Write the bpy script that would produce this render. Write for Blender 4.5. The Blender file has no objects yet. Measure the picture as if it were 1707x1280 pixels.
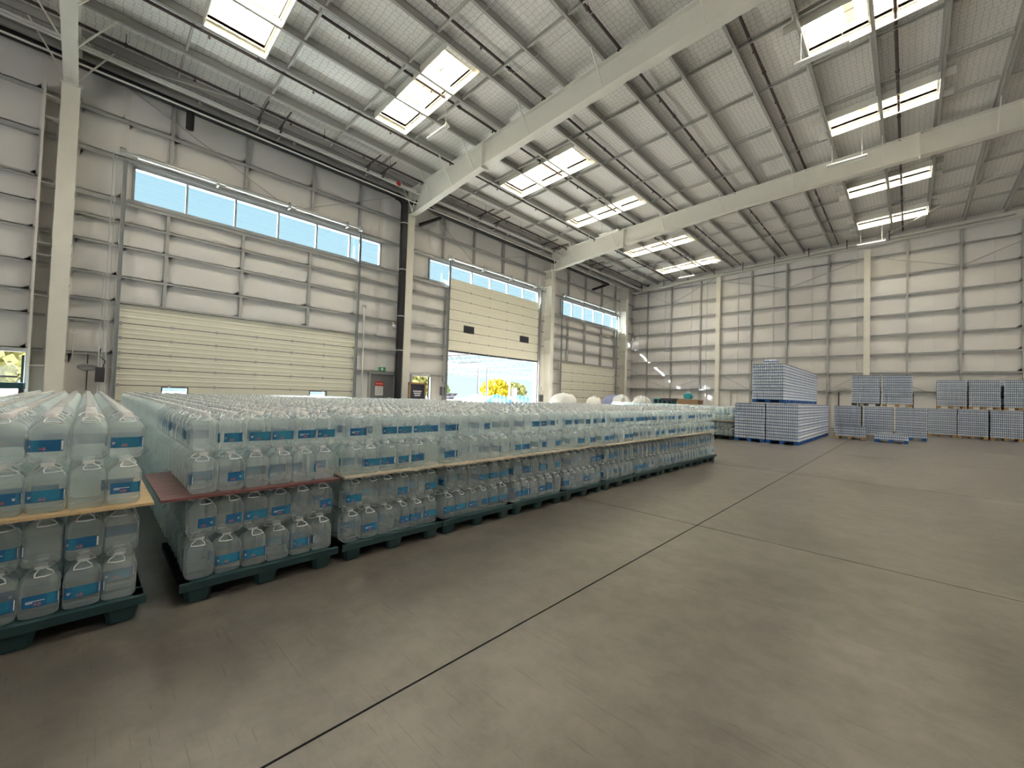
import bpy, math, random
from math import sin, cos, pi, radians
from mathutils import Vector, Matrix
random.seed(7)
SC = bpy.context.scene
COL = SC.collection

# ------------------------------------------------------------------ camera
CAM_H = 1.5
F_PX, YAW, PITCH, ROLL = 685.33, -0.768411, 0.0262917, 0.0307126
fw = Vector((sin(YAW) * cos(PITCH), cos(YAW) * cos(PITCH), sin(PITCH)))
rt = Vector((cos(YAW), -sin(YAW), 0))
up = rt.cross(fw)
r2 = rt * cos(ROLL) + up * sin(ROLL)
u2 = -rt * sin(ROLL) + up * cos(ROLL)
cam = bpy.data.cameras.new('camera')
cam.sensor_width = 36.0
cam.lens = 36.0 * F_PX / 1707.0
cam.clip_start = 0.05
cam.clip_end = 500
camo = bpy.data.objects.new('camera', cam)
COL.objects.link(camo)
mw = Matrix(((r2.x, u2.x, -fw.x, 0), (r2.y, u2.y, -fw.y, 0), (r2.z, u2.z, -fw.z, CAM_H), (0, 0, 0, 1)))
camo.matrix_world = mw
SC.camera = camo

# ------------------------------------------------------------------ world, sun, exposure
SKY_STRENGTH = 0.25
SKYLIGHT = 10.5
SUN = 20.0
world = bpy.data.worlds.new('sky')
SC.world = world
world.use_nodes = True
wn, wl = world.node_tree.nodes, world.node_tree.links
bg = wn['Background']
geo = wn.new('ShaderNodeTexCoord')
sep = wn.new('ShaderNodeSeparateXYZ')
ramp = wn.new('ShaderNodeValToRGB')
ramp.color_ramp.elements[0].position = 0.0
ramp.color_ramp.elements[0].color = (0.78, 0.97, 1.0, 1)
ramp.color_ramp.elements[1].position = 0.75
ramp.color_ramp.elements[1].color = (0.36, 0.72, 1.0, 1)
wl.new(geo.outputs['Generated'], sep.inputs[0])
wl.new(sep.outputs['Z'], ramp.inputs[0])
wl.new(ramp.outputs[0], bg.inputs[0])
bg.inputs[1].default_value = SKY_STRENGTH
sun = bpy.data.lights.new('sun', 'SUN')
sun.energy = SUN
sun.angle = radians(0.6)
sun.color = (1.0, 0.98, 0.95)
suno = bpy.data.objects.new('sun', sun)
COL.objects.link(suno)
suno.rotation_euler = Vector((1.0, 0.30, -0.876)).to_track_quat('-Z', 'Y').to_euler()
SC.view_settings.view_transform = 'Standard'
SC.view_settings.look = 'None'
SC.view_settings.exposure = 2.1
SC.view_settings.gamma = 1.0
SC.view_settings.use_curve_mapping = False
SC.cycles.max_bounces = 10
SC.cycles.diffuse_bounces = 5
SC.cycles.glossy_bounces = 3
SC.cycles.transmission_bounces = 10
SC.cycles.transparent_max_bounces = 30
SC.cycles.sample_clamp_indirect = 6.0
SC.cycles.adaptive_threshold = 0.03
SC.cycles.caustics_reflective = False
SC.cycles.caustics_refractive = False

# ------------------------------------------------------------------ materials
def new_mat(name):
    m = bpy.data.materials.new(name)
    m.use_nodes = True
    nt = m.node_tree
    return m, nt.nodes, nt.links, nt.nodes['Principled BSDF']

def mat(name, col, rough=0.5, metal=0.0, noise=0.0, nscale=6.0, bump=0.0, bscale=20.0, spec=0.5, stretch=None):
    m, n, l, p = new_mat(name)
    p.inputs['Base Color'].default_value = (*col, 1)
    p.inputs['Roughness'].default_value = rough
    p.inputs['Metallic'].default_value = metal
    p.inputs['Specular IOR Level'].default_value = spec
    if noise or bump:
        tc = n.new('ShaderNodeTexCoord')
        src = tc.outputs['Object']
        if stretch:
            mp = n.new('ShaderNodeMapping')
            mp.inputs['Scale'].default_value = stretch
            l.new(src, mp.inputs[0])
            src = mp.outputs[0]
    if noise:
        nz = n.new('ShaderNodeTexNoise')
        nz.inputs['Scale'].default_value = nscale
        nz.inputs['Detail'].default_value = 5
        l.new(src, nz.inputs['Vector'])
        mx = n.new('ShaderNodeMix')
        mx.data_type = 'RGBA'
        mx.inputs[6].default_value = (*[c * (1 - noise) for c in col], 1)
        mx.inputs[7].default_value = (*[min(1, c * (1 + noise)) for c in col], 1)
        l.new(nz.outputs['Fac'], mx.inputs[0])
        l.new(mx.outputs[2], p.inputs['Base Color'])
    if bump:
        nb = n.new('ShaderNodeTexNoise')
        nb.inputs['Scale'].default_value = bscale
        nb.inputs['Detail'].default_value = 3
        l.new(src, nb.inputs['Vector'])
        bp = n.new('ShaderNodeBump')
        bp.inputs['Strength'].default_value = bump
        bp.inputs['Distance'].default_value = 0.02
        l.new(nb.outputs['Fac'], bp.inputs['Height'])
        l.new(bp.outputs[0], p.inputs['Normal'])
    return m

STEEL = mat('painted_steel', (0.78, 0.765, 0.70), 0.5, 0, 0.06, 3)
STEEL2 = mat('galvanised_girt', (0.42, 0.425, 0.425), 0.42, 0.1, 0.10, 4)
PURL = mat('primed_purlin', (0.43, 0.425, 0.40), 0.5, 0, 0.08, 3)
WRAP = mat('wall_insulation', (0.75, 0.735, 0.725), 0.38, 0, 0.05, 2.0, 0.5, 3.5, 0.5, (1, 1, 0.35))
SKIN = mat('wall_sheet', (0.74, 0.71, 0.68), 0.5, 0, 0.05, 2)
CREAM = mat('cream_door_panel', (0.76, 0.74, 0.63), 0.42, 0, 0.04, 3, 0.15, 30)
BLACKP = mat('black_pipe', (0.012, 0.012, 0.014), 0.4)
REDP = mat('oxide_red_pipe', (0.07, 0.045, 0.042), 0.45)
WHITEP = mat('white_conduit', (0.72, 0.72, 0.70), 0.35)
GALV = mat('bright_galvanised', (0.62, 0.63, 0.63), 0.3, 0.6)
DARK = mat('dark_metal', (0.05, 0.05, 0.055), 0.45)
ALU = mat('grey_aluminium', (0.36, 0.38, 0.40), 0.35, 0.3)
CURB = mat('skylight_curb', (0.74, 0.68, 0.52), 0.5, 0, 0.05, 5)
GREYDOOR = mat('grey_door_leaf', (0.20, 0.20, 0.21), 0.45, 0, 0.05, 4)
SIGNRED = mat('sign_red', (0.62, 0.04, 0.04), 0.5)
SIGNWHITE = mat('sign_white', (0.80, 0.80, 0.80), 0.5)
SIGNGREEN = mat('exit_green', (0.02, 0.30, 0.13), 0.5)
INK = mat('black_ink', (0.02, 0.02, 0.03), 0.5)
INKM = mat('joint_dark', (0.01, 0.01, 0.01), 1.0, spec=0.0)
NAVY = mat('navy_board', (0.03, 0.03, 0.06), 0.5)
WOOD = mat('raw_wood', (0.42, 0.28, 0.14), 0.7, 0, 0.3, 12, 0.3, 40, 0.3, (1, 8, 8))
PLYTAN = mat('plywood_tan', (0.50, 0.36, 0.19), 0.6, 0, 0.25, 10, 0.2, 40)
PLYPALE = mat('weathered_plywood', (0.46, 0.39, 0.29), 0.6, 0, 0.25, 10, 0.2, 40)
PLYRED = mat('red_film_plywood', (0.16, 0.055, 0.05), 0.32, 0, 0.35, 5, 0.25, 14)
PALLET = mat('dark_green_plastic', (0.018, 0.050, 0.052), 0.42, 0, 0.25, 8)
BLUEPAL = mat('blue_painted_wood', (0.015, 0.10, 0.36), 0.55, 0, 0.2, 8)
CAPW = mat('grey_white_cap', (0.84, 0.84, 0.83), 0.3)
HANDLE = mat('white_handle', (0.82, 0.83, 0.83), 0.3)
LBLUE = mat('label_blue', (0.012, 0.13, 0.30), 0.35, 0, 0.5, 18)
LTEAL = mat('label_teal', (0.02, 0.19, 0.32), 0.35, 0, 0.4, 25)
BAGW = mat('white_woven_bag', (0.74, 0.74, 0.70), 0.55, 0, 0.06, 8, 0.6, 12)
BAGB = mat('blue_grey_film', (0.22, 0.25, 0.42), 0.4, 0, 0.3, 6, 0.6, 10)
TEAL = mat('teal_plastic', (0.02, 0.30, 0.36), 0.4, 0, 0.2, 6)
CARD = mat('brown_cardboard', (0.30, 0.19, 0.11), 0.75, 0, 0.2, 8)
ASPHALT = mat('outdoor_concrete', (0.50, 0.50, 0.48), 0.8, 0, 0.12, 2)
TRUSSW = mat('grey_truss', (0.22, 0.23, 0.24), 0.6)
LEAFY = mat('yellow_leaves', (0.40, 0.32, 0.012), 0.6, 0, 0.25, 2)
LEAFG = mat('green_leaves', (0.16, 0.26, 0.06), 0.6, 0, 0.4, 2)
LEAFP = mat('pale_olive_leaves', (0.26, 0.26, 0.09), 0.6, 0, 0.3, 2)
BARK = mat('bark', (0.13, 0.09, 0.06), 0.8)
BLUEW = mat('blue_wrapped', (0.02, 0.13, 0.36), 0.4, 0, 0.2, 3)
PETROL = mat('petrol_blue_table', (0.02, 0.09, 0.11), 0.4)

def glass_mat(name, tint, gloss=0.08, rough=0.02):
    m = bpy.data.materials.new(name)
    m.use_nodes = True
    n, l = m.node_tree.nodes, m.node_tree.links
    n.clear()
    o = n.new('ShaderNodeOutputMaterial')
    t = n.new('ShaderNodeBsdfTransparent')
    t.inputs[0].default_value = (*tint, 1)
    g = n.new('ShaderNodeBsdfGlossy')
    g.inputs['Roughness'].default_value = rough
    mx = n.new('ShaderNodeMixShader')
    mx.inputs[0].default_value = gloss
    l.new(t.outputs[0], mx.inputs[1])
    l.new(g.outputs[0], mx.inputs[2])
    l.new(mx.outputs[0], o.inputs[0])
    return m
GLASS = glass_mat('window_glass', (0.93, 0.99, 1.0), 0.06)
FILM = glass_mat('shrink_film', (0.99, 1.0, 1.0), 0.05, 0.15)

def water_mat(name, col, clear, glossy, rough=0.12, clearcol=(0.92, 0.97, 0.97), trans=0.78, fio=1.33):
    """clear plastic full of water: part see-through, part scattering, with a plastic sheen and moulded rings"""
    m = bpy.data.materials.new(name)
    m.use_nodes = True
    n, l = m.node_tree.nodes, m.node_tree.links
    n.clear()
    o = n.new('ShaderNodeOutputMaterial')
    d = n.new('ShaderNodeBsdfDiffuse')
    d.inputs[0].default_value = (*col, 1)
    tl = n.new('ShaderNodeBsdfTranslucent')
    tl.inputs[0].default_value = (*col, 1)
    t = n.new('ShaderNodeBsdfTransparent')
    t.inputs[0].default_value = (*clearcol, 1)
    g = n.new('ShaderNodeBsdfGlossy')
    g.inputs['Roughness'].default_value = rough
    fr = n.new('ShaderNodeFresnel')
    fr.inputs[0].default_value = fio
    a = n.new('ShaderNodeMixShader'); a.inputs[0].default_value = trans
    b = n.new('ShaderNodeMixShader'); b.inputs[0].default_value = clear
    c = n.new('ShaderNodeMixShader')
    ad = n.new('ShaderNodeMath'); ad.operation = 'MULTIPLY_ADD'; ad.inputs[1].default_value = 0.5 if fio < 1.3 else 1.0; ad.inputs[2].default_value = glossy
    l.new(fr.outputs[0], ad.inputs[0])
    l.new(d.outputs[0], a.inputs[1]); l.new(tl.outputs[0], a.inputs[2])
    l.new(a.outputs[0], b.inputs[1]); l.new(t.outputs[0], b.inputs[2])
    if clear > 0.5:      # the wall looks denser edge-on
        lw = n.new('ShaderNodeLayerWeight'); lw.inputs[0].default_value = 0.5
        pw = n.new('ShaderNodeMath'); pw.operation = 'POWER'; pw.inputs[1].default_value = 3.0
        sb = n.new('ShaderNodeMath'); sb.operation = 'MULTIPLY_ADD'; sb.inputs[1].default_value = -0.30; sb.inputs[2].default_value = clear
        l.new(lw.outputs['Facing'], pw.inputs[0]); l.new(pw.outputs[0], sb.inputs[0]); l.new(sb.outputs[0], b.inputs[0])
    l.new(b.outputs[0], c.inputs[1]); l.new(g.outputs[0], c.inputs[2])
    l.new(ad.outputs[0], c.inputs[0])
    l.new(c.outputs[0], o.inputs[0])
    return m
WATER = water_mat('bottled_water', (0.93, 0.998, 1.0), 0.80, 0.008, 0.04, clearcol=(0.985, 1.0, 1.0), trans=0.40, fio=1.10)
WATERI = water_mat('bottled_water_mass', (0.93, 0.998, 1.0), 0.72, 0.003, 0.05, clearcol=(0.985, 1.0, 1.0), trans=0.40, fio=1.04)
SMALLB = water_mat('small_bottle_water', (0.83, 0.90, 0.99), 0.0, 0.04, 0.25, trans=0.12)
SMALLBLUE = mat('small_bottle_label', (0.13, 0.20, 0.46), 0.4)
SMALLCORE = mat('bottle_core', (0.20, 0.27, 0.44), 0.4, 0, 0.3, 30)
SMALLTOP = water_mat('wrapped_tops', (0.88, 0.90, 0.92), 0.0, 0.08, trans=0.15)

# glowing daylight diffuser of a skylight
m, n, l, p = new_mat('skylight_diffuser')
p.inputs['Base Color'].default_value = (0.9, 0.88, 0.8, 1)
p.inputs['Emission Color'].default_value = (1.0, 0.98, 0.94, 1)
p.inputs['Emission Strength'].default_value = SKYLIGHT
DIFFUSER = m

# roof insulation held up by hexagonal wire netting
m, n, l, p = new_mat('roof_insulation_netting')
tc = n.new('ShaderNodeTexCoord')
vo = n.new('ShaderNodeTexVoronoi'); vo.voronoi_dimensions = '2D'; vo.feature = 'DISTANCE_TO_EDGE'; vo.inputs['Scale'].default_value = 6.0
vo.inputs['Randomness'].default_value = 0.35
mp = n.new('ShaderNodeMapping'); mp.inputs['Scale'].default_value = (1.15, 0.95, 1)
l.new(tc.outputs['Object'], mp.inputs[0]); l.new(mp.outputs[0], vo.inputs['Vector'])
lt = n.new('ShaderNodeMath'); lt.operation = 'LESS_THAN'; lt.inputs[1].default_value = 0.022
l.new(vo.outputs['Distance'], lt.inputs[0])
nz = n.new('ShaderNodeTexNoise'); nz.inputs['Scale'].default_value = 1.3; nz.inputs['Detail'].default_value = 6
l.new(tc.outputs['Object'], nz.inputs['Vector'])
m1 = n.new('ShaderNodeMix'); m1.data_type = 'RGBA'
m1.inputs[6].default_value = (0.74, 0.73, 0.70, 1); m1.inputs[7].default_value = (0.86, 0.85, 0.82, 1)
l.new(nz.outputs['Fac'], m1.inputs[0])
m2 = n.new('ShaderNodeMix'); m2.data_type = 'RGBA'
m2.inputs[7].default_value = (0.26, 0.255, 0.245, 1)
l.new(lt.outputs[0], m2.inputs[0]); l.new(m1.outputs[2], m2.inputs[6])
l.new(m2.outputs[2], p.inputs['Base Color'])
p.inputs['Roughness'].default_value = 0.42
bp = n.new('ShaderNodeBump'); bp.inputs['Strength'].default_value = 0.3; bp.inputs['Distance'].default_value = 0.03
vs = n.new('ShaderNodeTexVoronoi'); vs.voronoi_dimensions = '2D'; vs.feature = 'SMOOTH_F1'; vs.inputs['Scale'].default_value = 6.0
l.new(mp.outputs[0], vs.inputs['Vector'])
l.new(vs.outputs['Distance'], bp.inputs['Height']); l.new(bp.outputs[0], p.inputs['Normal'])
DECK = m

# power-floated concrete
m, n, l, p = new_mat('floated_concrete')
tc = n.new('ShaderNodeTexCoord')
big = n.new('ShaderNodeTexNoise'); big.inputs['Scale'].default_value = 0.55; big.inputs['Detail'].default_value = 8; big.inputs['Roughness'].default_value = 0.6
med = n.new('ShaderNodeTexNoise'); med.inputs['Scale'].default_value = 4.0; med.inputs['Detail'].default_value = 10; med.inputs['Roughness'].default_value = 0.7
smp = n.new('ShaderNodeMapping'); smp.inputs['Rotation'].default_value = (0, 0, 0.6); smp.inputs['Scale'].default_value = (1.6, 22.0, 1)
scr = n.new('ShaderNodeTexNoise'); scr.inputs['Scale'].default_value = 2.2; scr.inputs['Detail'].default_value = 6
for q in (big, med): l.new(tc.outputs['Object'], q.inputs['Vector'])
l.new(tc.outputs['Object'], smp.inputs[0]); l.new(smp.outputs[0], scr.inputs['Vector'])
r1 = n.new('ShaderNodeValToRGB')
r1.color_ramp.elements[0].position = 0.3; r1.color_ramp.elements[0].color = (0.092, 0.080, 0.064, 1)
r1.color_ramp.elements[1].position = 0.72; r1.color_ramp.elements[1].color = (0.180, 0.164, 0.137, 1)
l.new(big.outputs['Fac'], r1.inputs[0])
r2n = n.new('ShaderNodeValToRGB')
r2n.color_ramp.elements[0].position = 0.30; r2n.color_ramp.elements[0].color = (0.62, 0.62, 0.62, 1)
r2n.color_ramp.elements[1].position = 0.60; r2n.color_ramp.elements[1].color = (1.08, 1.08, 1.08, 1)
l.new(med.outputs['Fac'], r2n.inputs[0])
mu = n.new('ShaderNodeMix'); mu.data_type = 'RGBA'; mu.blend_type = 'MULTIPLY'; mu.inputs[0].default_value = 0.85
l.new(r1.outputs[0], mu.inputs[6]); l.new(r2n.outputs[0], mu.inputs[7])
# dark scuffs and tyre scratches
r3 = n.new('ShaderNodeValToRGB')
r3.color_ramp.elements[0].position = 0.27; r3.color_ramp.elements[0].color = (0.42, 0.40, 0.38, 1)
r3.color_ramp.elements[1].position = 0.33; r3.color_ramp.elements[1].color = (1, 1, 1, 1)
l.new(scr.outputs['Fac'], r3.inputs[0])
mu2 = n.new('ShaderNodeMix'); mu2.data_type = 'RGBA'; mu2.blend_type = 'MULTIPLY'; mu2.inputs[0].default_value = 0.5
l.new(mu.outputs[2], mu2.inputs[6]); l.new(r3.outputs[0], mu2.inputs[7])
prev = mu2.outputs[2]
for ang, sx_, sy_, thr in ((0.5, 1.2, 60.0, 0.285), (-0.9, 2.0, 70.0, 0.285), (1.4, 2.6, 55.0, 0.285)):
    mpp = n.new('ShaderNodeMapping'); mpp.inputs['Rotation'].default_value = (0, 0, ang); mpp.inputs['Scale'].default_value = (sx_, sy_, 1)
    nn = n.new('ShaderNodeTexNoise'); nn.inputs['Scale'].default_value = 1.0; nn.inputs['Detail'].default_value = 2
    rr = n.new('ShaderNodeValToRGB')
    rr.color_ramp.elements[0].position = thr; rr.color_ramp.elements[0].color = (0.45, 0.43, 0.40, 1)
    rr.color_ramp.elements[1].position = thr + 0.03; rr.color_ramp.elements[1].color = (1, 1, 1, 1)
    mm = n.new('ShaderNodeMix'); mm.data_type = 'RGBA'; mm.blend_type = 'MULTIPLY'; mm.inputs[0].default_value = 0.5
    l.new(tc.outputs['Object'], mpp.inputs[0]); l.new(mpp.outputs[0], nn.inputs['Vector']); l.new(nn.outputs['Fac'], rr.inputs[0])
    l.new(prev, mm.inputs[6]); l.new(rr.outputs[0], mm.inputs[7]); prev = mm.outputs[2]
l.new(prev, p.inputs['Base Color'])
mr = n.new('ShaderNodeMapRange'); mr.inputs[3].default_value = 0.285; mr.inputs[4].default_value = 0.40
l.new(big.outputs['Fac'], mr.inputs[0]); l.new(mr.outputs[0], p.inputs['Roughness'])
bp = n.new('ShaderNodeBump'); bp.inputs['Strength'].default_value = 0.08; bp.inputs['Distance'].default_value = 0.02
l.new(med.outputs['Fac'], bp.inputs['Height']); l.new(bp.outputs[0], p.inputs['Normal'])
p.inputs['Specular IOR Level'].default_value = 0.6
CONC = m

# ------------------------------------------------------------------ mesh helpers
class MB:
    def __init__(s):
        s.v, s.f, s.m, s.sm = [], [], [], []
    def add(s, vs, fs, mi=0, smooth=False):
        b = len(s.v)
        s.v += [tuple(x) for x in vs]
        for f in fs:
            s.f.append(tuple(b + i for i in f)); s.m.append(mi); s.sm.append(smooth)
        return s
    def box(s, x0, y0, z0, x1, y1, z1, mi=0):
        if x0 > x1: x0, x1 = x1, x0
        if y0 > y1: y0, y1 = y1, y0
        if z0 > z1: z0, z1 = z1, z0
        vs = [(x0, y0, z0), (x1, y0, z0), (x1, y1, z0), (x0, y1, z0), (x0, y0, z1), (x1, y0, z1), (x1, y1, z1), (x0, y1, z1)]
        return s.add(vs, [(0, 3, 2, 1), (4, 5, 6, 7), (0, 1, 5, 4), (1, 2, 6, 5), (2, 3, 7, 6), (3, 0, 4, 7)], mi)
    def tube(s, pts, r, n=8, mi=0, caps=True):
        pts = [Vector(q) for q in pts]
        rings = []
        for i, q in enumerate(pts):
            d = (pts[min(i + 1, len(pts) - 1)] - pts[max(i - 1, 0)]).normalized()
            a = Vector((0, 0, 1)) if abs(d.z) < 0.9 else Vector((1, 0, 0))
            e1 = d.cross(a).normalized(); e2 = d.cross(e1)
            rings.append([q + (e1 * cos(2 * pi * k / n) + e2 * sin(2 * pi * k / n)) * r for k in range(n)])
        vs = [x for rg in rings for x in rg]
        fs = []
        for i in range(len(pts) - 1):
            for k in range(n):
                a, b = i * n + k, i * n + (k + 1) % n
                fs.append((a, b, b + n, a + n))
        s.add(vs, fs, mi, True)
        if caps:
            s.add(rings[0], [tuple(range(n))], mi); s.add(rings[-1], [tuple(reversed(range(n)))], mi)
        return s
    def bar(s, p, q, w, h, mi=0, upv=(0, 0, 1)):
        """square bar from p to q"""
        p, q = Vector(p), Vector(q); d = (q - p).normalized(); u = Vector(upv)
        if abs(d.dot(u)) > 0.95: u = Vector((1, 0, 0))
        e1 = d.cross(u).normalized() * w / 2; e2 = e1.cross(d).normalized() * h / 2
        vs = []
        for c in (p, q): vs += [c - e1 - e2, c + e1 - e2, c + e1 + e2, c - e1 + e2]
        return s.add(vs, [(0, 3, 2, 1), (4, 5, 6, 7), (0, 1, 5, 4), (1, 2, 6, 5), (2, 3, 7, 6), (3, 0, 4, 7)], mi)
    def prism(s, poly, axis, a, b, mi=0):
        """extrude a 2-D polygon along an axis between a and b"""
        def P(u, v, w):
            return {0: (w, u, v), 1: (u, w, v), 2: (u, v, w)}[axis]
        n = len(poly)
        vs = [P(u, v, a) for u, v in poly] + [P(u, v, b) for u, v in poly]
        fs = [tuple(range(n)), tuple(reversed(range(n, 2 * n)))] + [(i, i + n, (i + 1) % n + n, (i + 1) % n) for i in range(n)]
        return s.add(vs, fs, mi)
    def rings(s, prof, sec, mi=0, smooth=True, top=True, bottom=True, cx=0, cy=0):
        """prof: (radius, z, squareness) rings; sec segments; superellipse section"""
        vs = []
        for r, z, e in prof:
            for k in range(sec):
                t = 2 * pi * (k + 0.5) / sec
                c, d = cos(t), sin(t)
                ex = 2.0 / e
                vs.append((cx + r * math.copysign(abs(c) ** ex, c), cy + r * math.copysign(abs(d) ** ex, d), z))
        fs = []
        for i in range(len(prof) - 1):
            for k in range(sec):
                a, b = i * sec + k, i * sec + (k + 1) % sec
                fs.append((a, b, b + sec, a + sec))
        s.add(vs, fs, mi, smooth)
        L = len(prof) - 1
        if bottom: s.add(vs[:sec], [tuple(reversed(range(sec)))], mi)
        if top: s.add(vs[L * sec:], [tuple(range(sec))], mi)
        return s
    def mesh(s, name, mats):
        me = bpy.data.meshes.new(name)
        me.from_pydata(s.v, [], s.f)
        for q in (mats if isinstance(mats, (list, tuple)) else [mats]): me.materials.append(q)
        me.polygons.foreach_set('material_index', s.m)
        me.polygons.foreach_set('use_smooth', s.sm)
        me.update()
        return me

def put(name, data, parent=None, loc=(0, 0, 0), rz=0.0, scale=None, **props):
    o = bpy.data.objects.new(name, data)
    o.location = loc
    if rz: o.rotation_euler = (0, 0, rz)
    if scale: o.scale = scale
    if parent is not None: o.parent = parent
    COL.objects.link(o)
    for k, v in props.items(): o[k] = v
    return o
def build(name, mb, mats, parent=None, loc=(0, 0, 0), rz=0.0, **props):
    return put(name, mb.mesh(name, mats), parent, loc, rz, **props)
def thing(name, label, cat, loc=(0, 0, 0), rz=0.0, group=None, kind=None):
    o = put(name, None, None, loc, rz, label=label, category=cat)
    o.empty_display_size = 0.2
    if group: o['group'] = group
    if kind: o['kind'] = kind
    return o
def struct(name, label=None, cat=None):
    o = put(name, None, None, kind='structure')
    if label: o['label'] = label
    if cat: o['category'] = cat
    return o
def text_mesh(txt, size, depth, matl, name):
    cu = bpy.data.curves.new(name, 'FONT')
    cu.body = txt; cu.size = size; cu.extrude = depth; cu.align_x = 'CENTER'; cu.align_y = 'CENTER'
    o = bpy.data.objects.new(name, cu)
    COL.objects.link(o)
    dg = bpy.context.evaluated_depsgraph_get()
    me = bpy.data.meshes.new_from_object(o.evaluated_get(dg))
    bpy.data.objects.remove(o); bpy.data.curves.remove(cu)
    me.materials.clear(); me.materials.append(matl)
    me.name = name
    return me
ORD = ['first', 'second', 'third', 'fourth', 'fifth', 'sixth', 'seventh', 'eighth', 'ninth', 'tenth', 'eleventh', 'twelfth', 'thirteenth', 'fourteenth', 'fifteenth', 'sixteenth']

# ------------------------------------------------------------------ layout numbers (metres)
XW, XC = -18.0, -17.3                 # left wall lining, front face of its columns
YB = 34.0                             # back wall lining
XR, YF = 22.0, -13.0                  # the sides behind the camera
COLY = [-0.64, 10.58, 21.65, 31.75]
zR = lambda x: 11.25 + 0.038 * (min(x, 8) + 17) - 0.038 * max(0, x - 8)      # top of the rafters
PX = [-17.0 + 1.475 * k for k in range(18)]                                  # purlin lines
PD = 0.28                                                                    # purlin depth
SKL = [(1.9, 3.3), (6.95, 8.1), (13.3, 14.7), (18.5, 19.55), (25.0, 26.15), (30.0, 31.2)]   # skylights in y

# ------------------------------------------------------------------ floor: slabs with sawn joints
floor = struct('floor', 'polished grey concrete warehouse floor with sawn joints', 'floor')
build('joint_sealant', MB().box(-18.3, YF, -0.4, XR, YB + 0.3, -0.004), INKM, floor)
jx = [-18.2, -9.2, -1.83, 5.5, 12.9, XR]
jy = [YF, -5.6, -0.3, 5.17, 10.6, 16.0, 21.5, 27.0, YB + 0.2]
J = 0.007
for i in range(len(jx) - 1):
    for k in range(len(jy) - 1):
        build('concrete_slab', MB().box(jx[i] + J, jy[k] + J, -0.05, jx[i + 1] - J, jy[k + 1] - J, 0.0), CONC, floor)

# ------------------------------------------------------------------ walls
def holed(mb, u0, u1, z0, z1, holes, put_box):
    us = sorted({u0, u1, *[h[0] for h in holes], *[h[1] for h in holes]})
    for a, b in zip(us[:-1], us[1:]):
        c = (a + b) / 2
        hs = sorted([(h[2], h[3]) for h in holes if h[0] < c < h[1]])
        z = z0
        for h0, h1 in hs:
            if h0 > z: put_box(a, b, z, h0)
            z = max(z, h1)
        if z < z1: put_box(a, b, z, z1)
WIN = [(0.77, 9.4, 7.34, 8.45), (12.1, 20.88, 7.34, 8.45), (23.35, 32.1, 7.34, 8.45)]
OPEN_L = [(13.4, 20.75, 0, 3.95), (11.34, 12.42, 0, 2.3), (-2.9, -1.22, 0, 2.28)]
D1 = (0.62, 8.26, 0, 4.0)
LITES = [(1.76, 2.42, 1.05, 1.38), (6.45, 7.10, 1.05, 1.38)]
wl_ = struct('wall_left', 'white lined warehouse wall with steel girts and high windows', 'wall')
mb = MB()
holed(mb, YF, YB + 0.3, 0, 11.7, WIN + OPEN_L + LITES + [(32.55, 33.70, 6.12, 6.40)], lambda a, b, z0, z1: mb.box(XW - 0.14, a, z0, XW - 0.02, b, z1))  # last hole is an invented slit that throws the back wall sun streak
build('outer_sheet', mb, SKIN, wl_)

def pillow(seed):
    rnd = random.Random(seed)
    nu, nv = 10, 6
    w = [(rnd.uniform(2, 7), rnd.uniform(0, 6), rnd.uniform(-1, 1)) for _ in range(4)]
    vs, fs = [], []
    for j in range(nv + 1):
        for i in range(nu + 1):
            a, b = i / nu, j / nv
            h = (sin(pi * a) ** 0.5 if 0 < a < 1 else 0) * (sin(pi * b) ** 0.5 if 0 < b < 1 else 0)
            wr = sum(sin(k * (a + t * b * 0.5) * pi + ph) for k, ph, t in w) * 0.008
            vs.append((h * (0.055 + wr), a, b))
    for j in range(nv):
        for i in range(nu):
            q = j * (nu + 1) + i
            fs.append((q, q + 1, q + nu + 2, q + nu + 1))
    return MB().add(vs, fs, 0, True)
PIL = [pillow(k).mesh('insulation_panel', WRAP) for k in range(5)]
def panel_l(y0, y1, z0, z1):
    if y1 - y0 < 0.05 or z1 - z0 < 0.05: return
    put('insulation_panel', random.choice(PIL), wl_, (XW - 0.02, y0, z0), 0, (1, y1 - y0, z1 - z0))
def girt_l(y0, y1, z, h=0.07, d=0.17):
    # zed girt: thin web standing off the wall with a down-turned lip
    mb = MB().box(XW, y0, z - 0.012, XW + d, y1, z + 0.012).box(XW + d - 0.014, y0, z - h, XW + d, y1, z + 0.012)
    build('girt', mb, STEEL2, wl_)
def post_l(y, z0, z1, w=0.09, d=0.16):
    build('stud', MB().box(XW, y - w / 2, z0, XW + d, y + w / 2, z1), STEEL2, wl_)
GZ = [2.4, 3.4, 4.05, 4.87, 5.83, 6.58, 7.34, 8.55, 9.82]
def strip(y0, y1, zc, studs=()):
    ys = [y0, *studs, y1]
    for a, b in zip(ys[:-1], ys[1:]):
        for c, d in zip(zc[:-1], zc[1:]): panel_l(a + 0.04, b - 0.04, c + 0.02, d - 0.02)
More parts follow.
